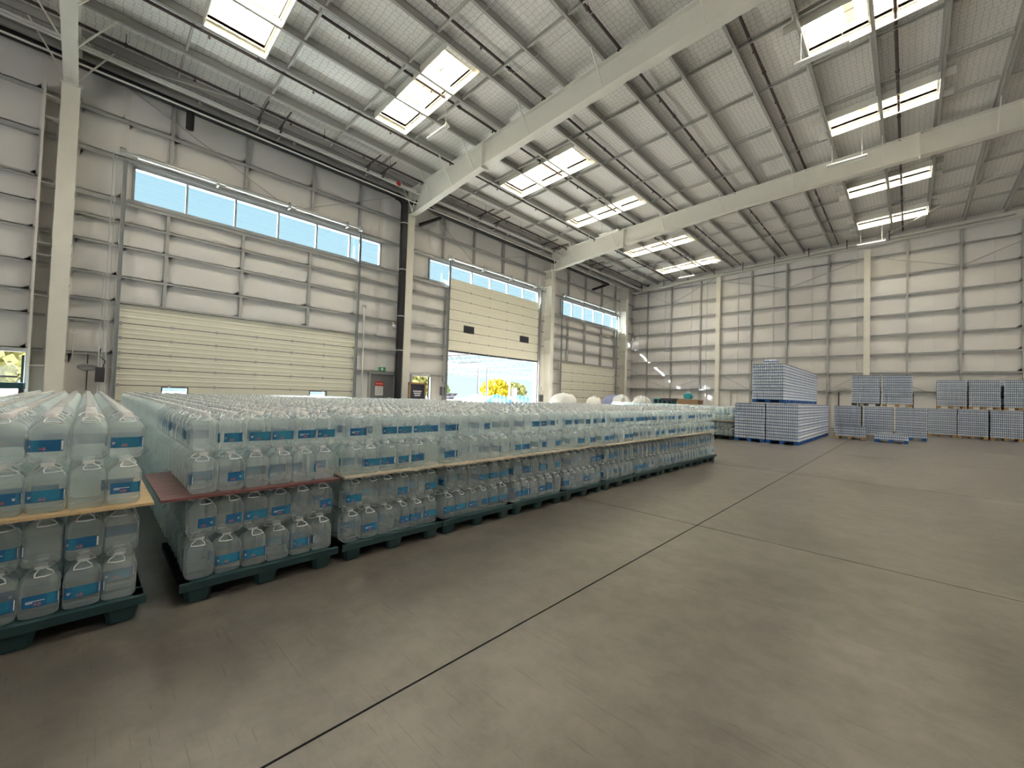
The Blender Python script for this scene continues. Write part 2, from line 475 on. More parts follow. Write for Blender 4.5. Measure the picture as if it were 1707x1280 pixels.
# side strips between columns and doors
strip(-6.0, -3.0, [0] + GZ + [11.1]); strip(-3.0, -1.2, [2.35] + GZ[1:] + [11.1])
strip(-0.45, 0.56, [0] + GZ + [11.1])
strip(8.32, 9.4, [0] + GZ[:7]); strip(8.32, 9.4, [8.55, 9.82, 11.1]); strip(9.45, 10.36, [0] + GZ + [11.1])
strip(10.8, 12.05, [2.4] + GZ[1:] + [11.1]); strip(12.1, 13.3, [2.4] + GZ[1:7]); strip(12.45, 13.3, [0, 2.4]); strip(10.8, 11.3, [0, 2.4]); strip(12.1, 13.3, [8.55, 9.82, 11.1])
strip(20.92, 21.45, [0] + GZ + [11.1]); strip(21.85, 23.25, [0] + GZ + [11.1])
strip(30.85, 31.5, [0] + GZ[:7]); strip(30.85, 32.1, [8.55, 9.82, 11.1]); strip(32.15, 33.9, [0] + GZ[:5] + [6.06]); strip(32.15, 33.9, [6.42] + GZ[5:] + [11.1])
ST = [(1.69, 3.86, 6.24), (15.1, 17.45, 19.6), (24.2, 26.4, 28.72)]
strip(0.6, 8.28, [4.05, 4.87, 5.83, 6.58, 7.3], ST[0]); strip(0.6, 8.3, [8.55, 9.82, 11.1], ST[0])
strip(13.35, 20.9, [8.55, 9.82, 11.1], ST[1]); strip(23.3, 30.8, [8.55, 9.82, 11.1], ST[2])
strip(23.3, 30.8, [4.05, 4.87, 5.83, 6.58, 7.3], ST[2])
for z in GZ[:3]:
    for a, b in ((-0.45, 0.56), (8.32, 10.36), (12.45, 13.3), (21.85, 23.25), (30.85, 31.6), (31.9, 33.9)): girt_l(a, b, z)
for z in (2.4,): girt_l(-6.0, -0.9, z)
for z in (3.4, 4.05): girt_l(-6.0, -0.9, z); girt_l(10.8, 12.45, z)
for z in (4.87, 5.83, 6.58):
    girt_l(-6.0, -0.9, z); girt_l(-0.45, 10.36, z); girt_l(10.8, 13.3, z); girt_l(20.9, 21.45, z); girt_l(21.85, 31.5, z); girt_l(31.9, 33.9, z)
for z in (8.62, 9.82):
    girt_l(-6.0, -0.9, z, 0.12); girt_l(-0.45, 10.36, z, 0.12); girt_l(10.8, 21.45, z, 0.12); girt_l(21.85, 31.5, z, 0.12); girt_l(31.9, 33.9, z, 0.12)
for z in (7.28,):
    girt_l(-6.0, -0.9, z); girt_l(-0.45, 10.36, z, 0.16); girt_l(10.8, 13.3, z, 0.16); girt_l(21.85, 33.9, z, 0.16)
for s_, w_ in zip(ST, range(3)):
    e = (8.3, 12.95, 30.82)[w_]
    for y in (*s_, e):
        post_l(y, 8.62, 11.1)
        if w_ != 1 and y != e: post_l(y, 4.0, 7.28)
    if w_ == 2: post_l(e, 4.0, 7.28)
# diagonal wall bracing rods
for (ya, za, yb, zb) in ((0.2, 11.0, 5.2, 8.7), (5.6, 8.7, 10.3, 11.0), (12.0, 10.9, 15.0, 8.9), (17.6, 9.9, 21.0, 10.9), (23.0, 10.9, 26.3, 9.0), (28.8, 9.0, 31.4, 10.8)):
    build('brace_rod', MB().tube([(XW + 0.2, ya, za), (XW + 0.2, yb, zb)], 0.013, 6), STEEL2, wl_)
# framed blank opening high up beside the first column
build('blank_frame', MB().box(XW, -1.24, 7.3, XW + 0.12, -1.14, 8.6).box(XW, -2.2, 7.26, XW + 0.12, -1.14, 7.36).box(XW, -2.2, 8.5, XW + 0.12, -1.14, 8.6), STEEL2, wl_)

# back wall
wb = struct('wall_back', 'white lined back wall divided by horizontal steel girts', 'wall')
mb = MB()
BHOLE = [(-9.66, -8.48, 0, 2.3)]
holed(mb, -18.2, XR, 0, 12.6, BHOLE, lambda a, b, z0, z1: mb.box(a, YB + 0.02, z0, b, YB + 0.14, z1))
build('outer_sheet', mb, SKIN, wb)
BX = [-17.95, -16.5, -14.4, -12.03, -10.66, -8.4, -6.2, -3.87, -1.92, -0.1, 2.08, 4.3, 6.55, 8.8]
BZ = [0, 2.4, 3.55, 4.7, 5.85, 7.1, 8.28, 9.5, 10.8, 11.75]
for i in range(len(BX) - 1):
    for k in range(len(BZ) - 1):
        z0 = BZ[k]
        if k == 0 and -10.6 < BX[i] < -8.5: continue
        o = put('insulation_panel', random.choice(PIL), wb, (BX[i] + 0.03, YB + 0.02, z0 + 0.02), -pi / 2, (1, BX[i + 1] - BX[i] - 0.06, BZ[k + 1] - z0 - 0.04))
        o.location.x = BX[i] + 0.03
        o.rotation_euler = (0, 0, -pi / 2)
        o.scale = (1, BX[i + 1] - BX[i] - 0.06, BZ[k + 1] - z0 - 0.04)
panel = MB().box(-10.5, YB - 0.03, 0, -9.68, YB + 0.01, 2.38); build('insulation_panel', panel, WRAP, wb)
for z in BZ[1:9]:
    for a, b in ((-17.95, -10.82), (-10.5, -2.08), (-1.76, 8.8)):
        build('girt', MB().box(a, YB - 0.17, z - 0.012, b, YB, z + 0.012).box(a, YB - 0.17, z - 0.075, b, YB - 0.155, z + 0.012), STEEL2, wb)
for x in BX[1:]:
    if x in (-10.66, -1.92): continue
    build('stud', MB().box(x - 0.05, YB - 0.15, 0, x + 0.05, YB, 11.6), STEEL2, wb)
for x in (-17.3, -14.95, -12.75, -11.57, -9.31, -7.02, -4.77, -2.44, 1.01, 3.34, 5.6):
    build('lining_seam', MB().box(x - 0.018, YB - 0.075, 0.05, x + 0.018, YB - 0.02, 11.4), WRAP, wb)
for (xa, za, xb, zb) in ((-17.6, 3.45, -14.5, 2.45), (-14.3, 2.45, -10.9, 3.5), (-10.4, 3.5, -8.5, 2.45), (-3.8, 2.45, -2.1, 3.5), (-1.7, 3.5, 1.2, 2.2), (3.2, 2.5, 4.6, 3.4),
                         (-17.6, 11.2, -14.5, 9.55), (-14.3, 9.55, -10.9, 11.1), (-10.4, 10.75, -6.3, 9.55), (-6.1, 9.55, -2.1, 10.75), (-1.7, 10.75, 2.0, 9.55), (2.2, 9.55, 5.0, 10.75)):
    build('brace_rod', MB().bar((xa, YB - 0.2, za), (xb, YB - 0.2, zb), 0.03, 0.03), STEEL2, wb)

# far sides behind the camera close the hall
wr = struct('wall_right', 'plain lined side wall across the hall', 'wall')
build('outer_sheet', MB().box(XR, YF, 0, XR + 0.15, YB + 0.3, 12.6), SKIN, wr)
wf = struct('wall_front', 'plain lined end wall behind the viewer', 'wall')
mb = MB()
holed(mb, -18.2, XR, 0, 12.6, [(-7.0, -1.5, 0, 4.4), (2.0, 8.0, 0, 4.4)], lambda a, b, z0, z1: mb.box(a, YF - 0.15, z0, b, YF, z1))  # two unseen doorways added to bring in light from behind
build('outer_sheet', mb, SKIN, wf)

# ------------------------------------------------------------------ columns and rafters
def hcol_mesh(h, depth=0.7, fwid=0.37):
    # column standing against the left wall: back flange, web, front flange facing +x
    mb = MB().box(0, -fwid / 2, 0, -0.025, fwid / 2, h).box(-depth, -fwid / 2, 0, -depth + 0.02, fwid / 2, h).box(-depth + 0.02, -0.008, 0, -0.025, 0.008, h)
    return mb
lab = ['tall steel column beside the leftmost roll-up door', 'tall steel column with the black drain pipe, between two doors', 'tall steel column past the half-raised door', 'tall steel column near the far corner']
for i, y in enumerate(COLY):
    c = thing('steel_column', lab[i], 'column', (XC, y, 0), kind='structure')
    build('shaft', hcol_mesh(10.0 if i < 3 else 10.9), STEEL, c)
    build('base_plate', MB().box(-0.75, -0.25, 0, 0.08, 0.25, 0.03), STEEL, c)
    build('cap_plate', MB().box(-0.72, -0.22, 9.97, 0.06, 0.22, 10.03), STEEL, c)
    for z in (2.1, 4.3, 5.2, 5.5, 7.0, 8.9, 9.4):
        build('stiffener', MB().box(-0.68, -0.18, z, -0.03, 0.18, z + 0.02), STEEL, c)
    if i == 0:   # second flange strip beside the nearest column, tied by plates
        build('side_flange', MB().box(-0.68, -0.53, 0, -0.30, -0.48, 10.0), STEEL, c)
        for z in (1.9, 3.9, 5.05, 5.38, 7.1, 9.0, 9.6):
            build('tie_plate', MB().box(-0.66, -0.50, z, -0.32, -0.17, z + 0.025), STEEL, c)
for i, (x, lb) in enumerate(((-10.66, 'grey back wall column left of the blue bottle stack'), (-1.92, 'grey back wall column behind the paired upper bottle pallets'))):
    c = thing('wall_column', lb, 'column', (x, YB - 0.3, 0), kind='structure')
    build('shaft', MB().box(-0.15, -0.02, 0, 0.15, 0, 11.3).box(-0.15, 0.26, 0, 0.15, 0.28, 11.3).box(-0.008, 0, 0, 0.008, 0.28, 11.3), STEEL, c)
    build('base_plate', MB().box(-0.2, -0.05, 0, 0.2, 0.3, 0.03), STEEL, c)
    for z in (4.85, 7.2):
        build('bracket', MB().box(-0.5, -0.0, z, -0.15, 0.05, z + 0.05), WHITEP, c)

RX = [-17.35, -16.9, -12.1, -5.9, 0.25, 8.0, 14.0, XR]
RB = [10.0, 9.98, 10.47, 10.86, 11.0, 11.2, 11.0, 10.6]
def rafter(y, lb):
    r = thing('roof_rafter', lb, 'rafter', (0, y, 0), kind='structure')
    w = MB()
    for a in range(len(RX) - 1):
        x0, x1 = RX[a], RX[a + 1]
        w.prism([(x0, RB[a]), (x1, RB[a + 1]), (x1, zR(x1)), (x0, zR(x0))], 1, -0.008, 0.008)
    build('web', w, STEEL, r)
    for nm, top in (('bottom_flange', 0), ('top_flange', 1)):
        fl = MB()
        for a in range(len(RX) - 1):
            x0, x1 = RX[a], RX[a + 1]
            z0, z1 = (zR(x0) - 0.02, zR(x1) - 0.02) if top else (RB[a], RB[a + 1])
            fl.prism([(x0, z0), (x1, z1), (x1, z1 + 0.02), (x0, z0 + 0.02)], 1, -0.15, 0.15)
        build(nm, fl, STEEL, r)
    for x in (-12.1, 0.25):
        z = RB[RX.index(x)]
        build('splice_plate', MB().box(x - 0.03, -0.17, z - 0.12, x + 0.03, 0.17, zR(x)), STEEL, r)
    # end plate over the column: raking stiffeners
    build('knee_stiffener', MB().bar((-17.2, -0.12, 10.02), (-16.6, -0.12, 11.1), 0.02, 0.12), STEEL, r)
    build('end_plate', MB().box(-17.38, -0.18, 9.95, -17.33, 0.18, 11.25), STEEL, r)
    for k, x in enumerate(PX):
        if x > 7: break
        zb = 0
        for a in range(len(RX) - 1):
            if RX[a] <= x <= RX[a + 1]:
                t = (x - RX[a]) / (RX[a + 1] - RX[a]); zb = RB[a] + t * (RB[a + 1] - RB[a])
        if k % 2 or x < -14:
            for s in (-1, 1):
                build('fly_brace', MB().bar((x, s * 0.14, zb + 0.05), (x, s * 0.85, zR(x) + 0.03), 0.035, 0.035), STEEL, r)
    return r
rafter(COLY[0], 'pale tapered roof rafter at the extreme left of the picture')
rafter(COLY[1], 'pale tapered roof rafter crossing the middle of the picture')
rafter(COLY[2], 'pale tapered roof rafter in front of the back wall')
er = thing('end_rafter', 'grey end rafter along the top of the back wall', 'rafter', (0, YB - 0.32, 0), kind='structure')
w = MB()
for a, b in ((-17.9, 8.0), (8.0, XR)):
    w.prism([(a, zR(a) - 0.35), (b, zR(b) - 0.35), (b, zR(b)), (a, zR(a))], 1, -0.01, 0.01)
build('web', w, STEEL, er)
for dz in (0.0, 0.33):
    w = MB()
    for a, b in ((-17.9, 8.0), (8.0, XR)):
        w.prism([(a, zR(a) - 0.37 + dz), (b, zR(b) - 0.37 + dz), (b, zR(b) - 0.35 + dz), (a, zR(a) - 0.35 + dz)], 1, -0.14, 0.14)
    build('flange', w, STEEL, er)

# eave strut along the left wall
ev = thing('eave_beam', 'long pale eave channel along the top of the left wall', 'beam', kind='structure')
build('channel', MB().box(XC - 0.35, -12.9, 10.98, XC - 0.33, YB - 0.4, 11.25).box(XC - 0.35, -12.9, 10.96, XC - 0.1, YB - 0.4, 10.98).box(XC - 0.35, -12.9, 11.23, XC - 0.1, YB - 0.4, 11.25), PURL, ev)
build('lip', MB().box(XC - 0.12, -12.9, 10.98, XC - 0.1, YB - 0.4, 11.03), PURL, ev)

# ------------------------------------------------------------------ ceiling
ce = struct('ceiling', 'insulated metal roof with wire netting between steel purlins', 'ceiling')
ROOFZ = lambda x: zR(x) + PD
SKX = [(PX[2] + 0.1, PX[5] - 0.45), (PX[10] + 0.05, PX[12] - 0.02), (9.6, 12.6)]
def deck(x0, x1, y0, y1):
    mb = MB()
    mb.add([(x0, y0, ROOFZ(x0)), (x1, y0, ROOFZ(x1)), (x1, y1, ROOFZ(x1)), (x0, y1, ROOFZ(x0)),
            (x0, y0, ROOFZ(x0) + 0.1), (x1, y0, ROOFZ(x1) + 0.1), (x1, y1, ROOFZ(x1) + 0.1), (x0, y1, ROOFZ(x0) + 0.1)],
           [(0, 3, 2, 1), (4, 5, 6, 7), (0, 1, 5, 4), (1, 2, 6, 5), (2, 3, 7, 6), (3, 0, 4, 7)])
    build('roof_panel', mb, DECK, ce)
ALLS = list(SKL)
xs = sorted(set([-18.2, *PX, 8.0, XR, *[q for s in SKX for q in s]]))
xs = [x for i, x in enumerate(xs) if i == 0 or x - xs[i - 1] > 1e-6]
ybr = sorted([YF, *COLY[:3], YB + 0.2])
for a, b in zip(xs[:-1], xs[1:]):
    mid = (a + b) / 2
    sk = [s for s in SKX if s[0] < mid < s[1]]
    for c, d in zip(ybr[:-1], ybr[1:]):
        y = c
        if sk:
            for h0, h1 in (ALLS if sk[0] is SKX[0] else SKL):
                if c <= h0 < d:
                    deck(a, b, y, h0); y = h1
        deck(a, b, y, d)
# Z purlins, each interrupted only at the skylights' trimmers
pm = MB().box(-0.011, 0, 0, 0.011, 1, PD).box(-0.011, 0, 0, 0.075, 1, 0.014).box(-0.075, 0, PD - 0.014, 0.011, 1, PD).box(0.064, 0, 0, 0.075, 1, 0.03)
PM = pm.mesh('purlin', PURL)
for k, x in enumerate(PX[:16]):
    cuts = [(-6.0, YB - 0.2)]
    for s in SKX[:2]:
        if s[0] + 0.2 < x < s[1] - 0.2 and not (s is SKX[0]): pass
    for a, b in cuts:
        put('purlin', PM, ce, (x, a, zR(x)), 0, (1, b - a, 1))
BR = MB().box(0.08, -0.03, 0.06, 1.40, 0.03, 0.10).box(0.08, -0.03, 0.06, 1.40, -0.022, 0.17).mesh('bridging_strut', PURL)
for c in (-0.64, 10.58, 21.65):
    for off in (2.3, 4.6, 7.1, 9.2):
        y = c + off
        for k in range(15):
            x = PX[k]
            if any(s[0] - 0.9 < x < s[1] - 0.4 for s in SKX[:2]) and any(h0 - 0.35 < y < h1 + 0.35 for h0, h1 in SKL): continue
            o = put('bridging_strut', BR, ce, (x, y, zR(x)))
            o.rotation_euler = (0, -math.atan(0.038), 0)
# sag rods: thin wires running up the slope
for y in (6.9, 8.9, 12.6, 14.95, 17.2, 24.0, 28.0):
    build('sag_rod', MB().tube([(-9.6, y, zR(-9.6) - 0.005), (5.2, y, zR(5.2) - 0.005)], 0.009, 5), PURL, ce)
# diagonal roof bracing rods
for (x0, y0, x1, y1) in ((-17.0, 22.5, -9.0, 32.5), (-16.9, 33.0, -9.0, 22.5), (-9.5, 33.2, -1.5, 22.2), (-1.0, 33.0, 6.5, 22.5), (-9.0, 22.3, -1.5, 33.2), (-17.0, -0.3, -9.2, -6), (-17.2, 0.3, -16, 4.5)):
    build('brace_rod', MB().tube([(x0, y0, zR(x0) - 0.08), (x1, y1, zR(x1) - 0.08)], 0.014, 6), STEEL, ce)

# skylights
def skylight(sx, sy, idx, name_lab, hidden=False):
    x0, x1 = sx; y0, y1 = sy
    s = thing('skylight', name_lab, 'skylight', (0, 0, 0), group='roof skylights', kind='structure')
    zc = lambda x: ROOFZ(x)
    H = 0.75
    # curb boards of the well
    for (ya, yb) in ((y0 - 0.05, y0), (y1, y1 + 0.05)):
        build('curb', MB().prism([(x0, zc(x0) - 0.02), (x1, zc(x1) - 0.02), (x1, zc(x1) + H), (x0, zc(x0) + H)], 1, ya, yb), CURB, s)
    for (xa, xb) in ((x0 - 0.05, x0), (x1, x1 + 0.05)):
        build('curb', MB().box(xa, y0 - 0.05, zc(xa) - 0.02, xb, y1 + 0.05, zc(xa) + H), CURB, s)
    if not hidden:
        # trimmer channels under the deck on both sides
        for ya in (y0 - 0.06, y1 + 0.06):
            build('trimmer', MB().prism([(x0 - 0.4, zR(x0 - 0.4) + 0.02), (x1 + 0.35, zR(x1 + 0.35) + 0.02), (x1 + 0.35, zR(x1) + PD), (x0 - 0.4, zR(x0) + PD)], 1, ya - 0.012, ya + 0.012), STEEL, s)
        # glazing bars splitting the light into panes
        n = 4 if x1 - x0 > 3.3 else 3
        for k in range(1, n):
            xm = x0 + (x1 - x0) * k / n
            build('glazing_bar', MB().box(xm - 0.11, y0, zc(xm) + 0.30, xm + 0.11, y1, zc(xm) + H - 0.03), CURB, s)
        build('guard_bar', MB().tube([(x0, (y0 + y1) / 2, zc(x0) + 0.12), (x1, (y0 + y1) / 2, zc(x1) + 0.12)], 0.012, 5), REDP, s)
        for k in range(n):
            xa = x0 + (x1 - x0) * k / n; xb = x0 + (x1 - x0) * (k + 1) / n
            z = zc((xa + xb) / 2) + H - 0.02
            build('pane', MB().box(xa, y0, z, xb, y1, z + 0.015), DIFFUSER, s)
    else:
        z = zc((x0 + x1) / 2) + H - 0.02
        build('pane', MB().box(x0, y0, z, x1, y1, z + 0.015), DIFFUSER, s)
pos = ['nearest the viewer', 'second from the viewer', 'third from the viewer', 'fourth from the viewer', 'fifth from the viewer', 'closest to the back wall']
for k, sy in enumerate(SKL):
    skylight(SKX[0], sy, k, 'glowing skylight above the jug stacks, %s in the left row' % pos[k])
    skylight(SKX[1], sy, k, 'glowing skylight above the open floor, %s in the right row' % pos[k])
for sx in SKX:  # extra glowing row out of view, added for its light
    for sy in (SKL if sx is SKX[2] else []):
        skylight(sx, sy, 0, 'unseen glowing skylight added to light the right side of the hall', True)

# ------------------------------------------------------------------ windows (high strips)
def hi_window(k, y0, y1, mulls):
    w = put('window_%d' % k, None, None, kind='structure', label=['long strip window above the leftmost roll-up door', 'long strip window above the half-raised door', 'long strip window nearest the far corner'][k - 1], category='window')
    z0, z1 = 7.34, 8.45
    build('frame', MB().box(XW - 0.12, y0, z0 - 0.02, XW + 0.06, y1, z0 + 0.05).box(XW - 0.12, y0, z1 - 0.05, XW + 0.06, y1, z1 + 0.02).box(XW - 0.12, y0, z0, XW + 0.06, y0 + 0.06, z1).box(XW - 0.12, y1 - 0.06, z0, XW + 0.06, y1, z1), ALU, w)
    build('sill', MB().box(XW - 0.1, y0 - 0.1, z0 - 0.12, XW + 0.2, y1 + 0.1, z0 - 0.02), ALU, w)
    ys = [y0 + 0.06, *mulls, y1 - 0.06]
    for q in mulls: build('mullion', MB().box(XW - 0.1, q - 0.03, z0, XW + 0.03, q + 0.03, z1), ALU, w)
    for a, b in zip(ys[:-1], ys[1:]): build('pane', MB().box(XW - 0.05, a, z0 + 0.04, XW - 0.044, b, z1 - 0.04), GLASS, w)
hi_window(1, 0.77, 9.4, [2.16, 3.59, 5.03, 6.49, 7.92])
hi_window(2, 12.1, 20.88, [13.55, 15.05, 16.5, 17.95, 19.4])
hi_window(3, 23.35, 32.1, [24.8, 26.25, 27.7, 29.15, 30.6])

# ------------------------------------------------------------------ roll-up sectional doors
def section(parent, y0, y1, z0, z1, x, lites=()):
    """one horizontal door section with a recessed joint and shallow ribs"""
    if lites:
        mb = MB(); holed(mb, y0, y1, z0 + 0.012, z1 - 0.012, lites, lambda a, b, c, d: mb.box(x - 0.04, a, c, x, b, d))
    else:
        mb = MB().box(x - 0.04, y0, z0 + 0.012, x, y1, z1 - 0.012)
        for q in (0.33, 0.66):
            zz = z0 + (z1 - z0) * q
            mb.prism([(x, zz - 0.035), (x + 0.010, zz - 0.02), (x + 0.010, zz + 0.02), (x, zz + 0.035)], 1, y0 + 0.02, y1 - 0.02)
    build('door_section', mb, CREAM, parent)
    build('joint_strip', MB().box(x - 0.035, y0, z0 - 0.014, x - 0.018, y1, z0 + 0.014), DARK, parent)
    n = max(3, int((y1 - y0) / 1.25))
    for k in range(n + 1):
        yy = y0 + 0.06 + (y1 - y0 - 0.12) * k / n
        build('hinge', MB().box(x, yy - 0.035, z0 - 0.05, x + 0.02, yy + 0.035, z0 + 0.05), STEEL2, parent)
def track(parent, y, z1, x=-17.72):
    build('track', MB().box(x - 0.03, y - 0.05, 0, x + 0.03, y - 0.035, z1).box(x - 0.03, y + 0.035, 0, x + 0.03, y + 0.05, z1).box(x - 0.035, y - 0.05, 0, x - 0.025, y + 0.05, z1), ALU, parent)
def shaft(parent, y0, y1, z=8.68, x=-17.6):
    build('torsion_shaft', MB().tube([(x, y0, z), (x, y1, z)], 0.03, 8), GALV, parent)
    n = 3
    for k in range(n):
        a = y0 + 0.35 + (y1 - y0 - 0.7) * k / n; b = y0 + 0.05 + (y1 - y0 - 0.7) * (k + 1) / n
        build('torsion_spring', MB().tube([(x, a, z), (x, b, z)], 0.075, 10), GALV, parent)
        build('bearing_plate', MB().box(XW + 0.1, b + 0.05, z - 0.12, x + 0.06, b + 0.1, z + 0.12), STEEL2, parent)
    for y in (y0, y1):
        build('cable_drum', MB().tube([(x, y - 0.07, z), (x, y + 0.07, z)], 0.12, 14), GALV, parent)
DX = -17.86
d1 = put('door_1', None, None, kind='structure', label='closed cream sectional door at the left of the wall', category='door')
z = 4.0; zs = [4.0, 3.39, 2.92, 2.44, 1.96, 1.43, 0.92, 0.45, 0.0]
for a, b in zip(zs[1:], zs[:-1]):
    section(d1, D1[0], D1[1], a, b, DX, LITES if (a, b) == (0.92, 1.43) else ())
for q in LITES:
    fr = MB().box(DX - 0.05, q[0] - 0.03, q[2] - 0.03, DX + 0.015, q[1] + 0.03, q[2]).box(DX - 0.05, q[0] - 0.03, q[3], DX + 0.015, q[1] + 0.03, q[3] + 0.03).box(DX - 0.05, q[0] - 0.03, q[2], DX + 0.015, q[0], q[3]).box(DX - 0.05, q[1], q[2], DX + 0.015, q[1] + 0.03, q[3])
    build('vision_frame', fr, INK, d1)
    build('vision_pane', MB().box(DX - 0.03, q[0], q[2], DX - 0.026, q[1], q[3]), GLASS, d1)
build('head_trim', MB().box(XW, D1[0], 4.0, DX + 0.1, D1[1], 4.06), STEEL2, d1)
track(d1, 0.58, 8.5); track(d1, 8.28, 8.5)
shaft(d1, 0.5, 8.2)
for y, z0, z1 in ((0.38, 1.2, 8.5), (0.23, 1.2, 4.85), (0.30, 1.2, 8.6)):
    build('hoist_chain', MB().tube([(-17.6, y, z0), (-17.6, y, z1)], 0.012, 5), GALV, d1)
d2 = put('door_2', None, None, kind='structure', label='half-raised cream sectional door with two small dark lites', category='door')
zs = [7.68, 7.2, 6.42, 5.62, 4.88, 4.1, 3.78]
zs = [7.68 - 0.557 * k for k in range(8)]
for a, b in zip(zs[1:], zs[:-1]): section(d2, 13.32, 20.72, a, b, -17.75)
for y0, y1 in ((14.42, 15.08), (18.98, 19.72)):
    build('vision_frame', MB().box(-17.76, y0 - 0.04, 4.86, -17.72, y1 + 0.04, 5.26), DARK, d2)
    build('vision_pane', MB().box(-17.72, y0, 4.90, -17.715, y1, 5.22), INK, d2)  # opaque black pane: shade behind the glass put into its colour
build('bottom_seal', MB().box(-17.8, 13.32, 3.70, -17.74, 20.72, 3.79), INK, d2)
build('jamb', MB().box(-18.1, 13.25, 0, -17.8, 13.42, 7.3).box(-18.1, 20.74, 0, -17.8, 20.92, 7.3), STEEL2, d2)
track(d2, 13.24, 8.6, -17.66); track(d2, 20.8, 8.6, -17.66)
shaft(d2, 13.15, 20.8)
for y in (12.95, 13.02): build('hoist_chain', MB().tube([(-17.55, y, 1.2), (-17.55, y, 5.6)], 0.012, 5), GALV, d2)
d3 = put('door_3', None, None, kind='structure', label='closed cream sectional door nearest the far corner', category='door')
zs = [4.0, 3.25, 2.62, 2.03, 1.45, 0.9, 0.45, 0]
for a, b in zip(zs[1:], zs[:-1]): section(d3, 23.3, 30.78, a, b, DX)
build('head_trim', MB().box(XW, 23.3, 4.0, DX + 0.1, 30.78, 4.06), STEEL2, d3)
track(d3, 23.24, 8.5); track(d3, 30.84, 8.5); shaft(d3, 23.2, 30.8)
# grey personnel door
d4 = put('door_4', None, None, kind='structure', label='grey personnel door under the exit sign', category='door')
build('leaf', MB().box(XW, 9.1, 0, XW + 0.06, 10.3, 2.28), GREYDOOR, d4)
build('frame', MB().box(XW, 9.0, 0, XW + 0.14, 9.1, 2.38).box(XW, 10.3, 0, XW + 0.14, 10.4, 2.38).box(XW, 9.0, 2.28, XW + 0.14, 10.4, 2.38), STEEL2, d4)
build('handle', MB().box(XW + 0.06, 10.1, 1.0, XW + 0.1, 10.2, 1.2), GALV, d4)
# open doorways
for k, (a, b, h, lb) in enumerate(((11.34, 12.42, 2.3, 'open doorway behind the notice board, by the half-raised door'), (-2.9, -1.22, 2.28, 'open doorway at the extreme left edge'))):
    d = put('door_%d' % (5 + k), None, None, kind='structure', label=lb, category='doorway')
    build('frame', MB().box(XW - 0.14, a - 0.08, 0, XW + 0.1, a, h + 0.08).box(XW - 0.14, b, 0, XW + 0.1, b + 0.08, h + 0.08).box(XW - 0.14, a, h, XW + 0.1, b, h + 0.08), STEEL2, d)
    if k == 1: build('leaf', MB().box(XW + 0.02, b + 0.02, 0, XW + 0.08, b + 0.1, 2.2).box(XW - 0.9, b - 0.08, 0, XW - 0.1, b - 0.03, 2.2), PALLET, d)
d7 = put('door_7', None, None, kind='structure', label='open doorway in the back wall left of the blue bottle stack', category='doorway')
build('frame', MB().box(-9.76, YB - 0.1, 0, -9.66, YB + 0.14, 2.4).box(-8.48, YB - 0.1, 0, -8.38, YB + 0.14, 2.4).box(-9.66, YB - 0.1, 2.3, -8.48, YB + 0.14, 2.4), STEEL2, d7)
for k, (a, b, lb) in enumerate(((-3.25, -2.3, 'pale closed door behind the paired upper bottle pallets'), (0.2, 1.12, 'pale closed door between the blue and the grey bottle pallets'))):
    d = put('door_%d' % (8 + k), None, None, kind='structure', label=lb, category='door')
    build('leaf', MB().box(a, YB - 0.06, 0, b, YB - 0.02, 2.34), SIGNWHITE, d)
    build('frame', MB().box(a - 0.06, YB - 0.12, 0, a, YB, 2.42).box(b, YB - 0.12, 0, b + 0.06, YB, 2.42).box(a, YB - 0.12, 2.34, b, YB, 2.42), DARK, d)

# ------------------------------------------------------------------ wall fittings
s = thing('exit_sign', 'small green exit sign above the grey personnel door', 'sign', (XW + 0.16, 9.64, 2.52))
build('case', MB().box(-0.05, -0.17, -0.09, 0.0, 0.17, 0.09), SIGNGREEN, s)
build('lit_face', MB().box(0.0, -0.05, -0.06, 0.004, 0.05, 0.06), SIGNWHITE, s)
s = thing('danger_sign', 'white safety notice with red header on the grey door', 'sign', (XW + 0.065, 9.57, 1.6))
build('plate', MB().box(0, -0.2, -0.32, 0.006, 0.2, 0.12), SIGNWHITE, s)
build('header', MB().box(0.0, -0.22, 0.12, 0.008, 0.22, 0.34), SIGNRED, s)
o = put('lettering', text_mesh('DANGER', 0.09, 0.001, SIGNWHITE, 'lettering'), s, (0.011, 0, 0.23)); o.rotation_euler = (pi / 2, 0, pi / 2)
for k in range(4): build('text_line', MB().box(0.006, -0.15, 0.05 - 0.09 * k, 0.008, 0.15 - 0.03 * (k % 2), 0.068 - 0.09 * k), ALU, s)
nb = thing('notice_board', 'dark notice board with pale lettering in a brown frame', 'board', (-16.9, 10.85, 0))
build('frame', MB().box(-0.05, -0.34, 0, 0.05, -0.26, 1.95).box(-0.05, 0.52, 0, 0.05, 0.6, 1.95).box(-0.05, -0.34, 1.87, 0.05, 0.6, 1.95), WOOD, nb)
build('panel', MB().box(-0.02, -0.26, 0.5, 0.02, 0.52, 1.87), NAVY, nb)
for k in range(3): build('text_line', MB().box(0.02, -0.1 + 0.04 * k, 1.5 - 0.1 * k, 0.026, 0.36 - 0.03 * k, 1.56 - 0.1 * k), SIGNWHITE, nb)
f = thing('wall_fan', 'oval grey wall fan on a stalk beside the leftmost column', 'fan', (-17.75, 0.0, 1.94))
mb = MB()
for q in range(5): mb.tube([(0.03 * q, 0.21 * cos(t * pi / 12) * (1 - 0.05 * q), 0.09 * sin(t * pi / 12) * (1 - 0.05 * q)) for t in range(25)], 0.012, 5)
build('guard', mb, ALU, f)
build('shell', MB().add([(0.0, 0.19 * cos(t * pi / 12), 0.08 * sin(t * pi / 12)) for t in range(24)] + [(0.06, 0, 0)], [(t, (t + 1) % 24, 24) for t in range(24)], 0, True), STEEL2, f)
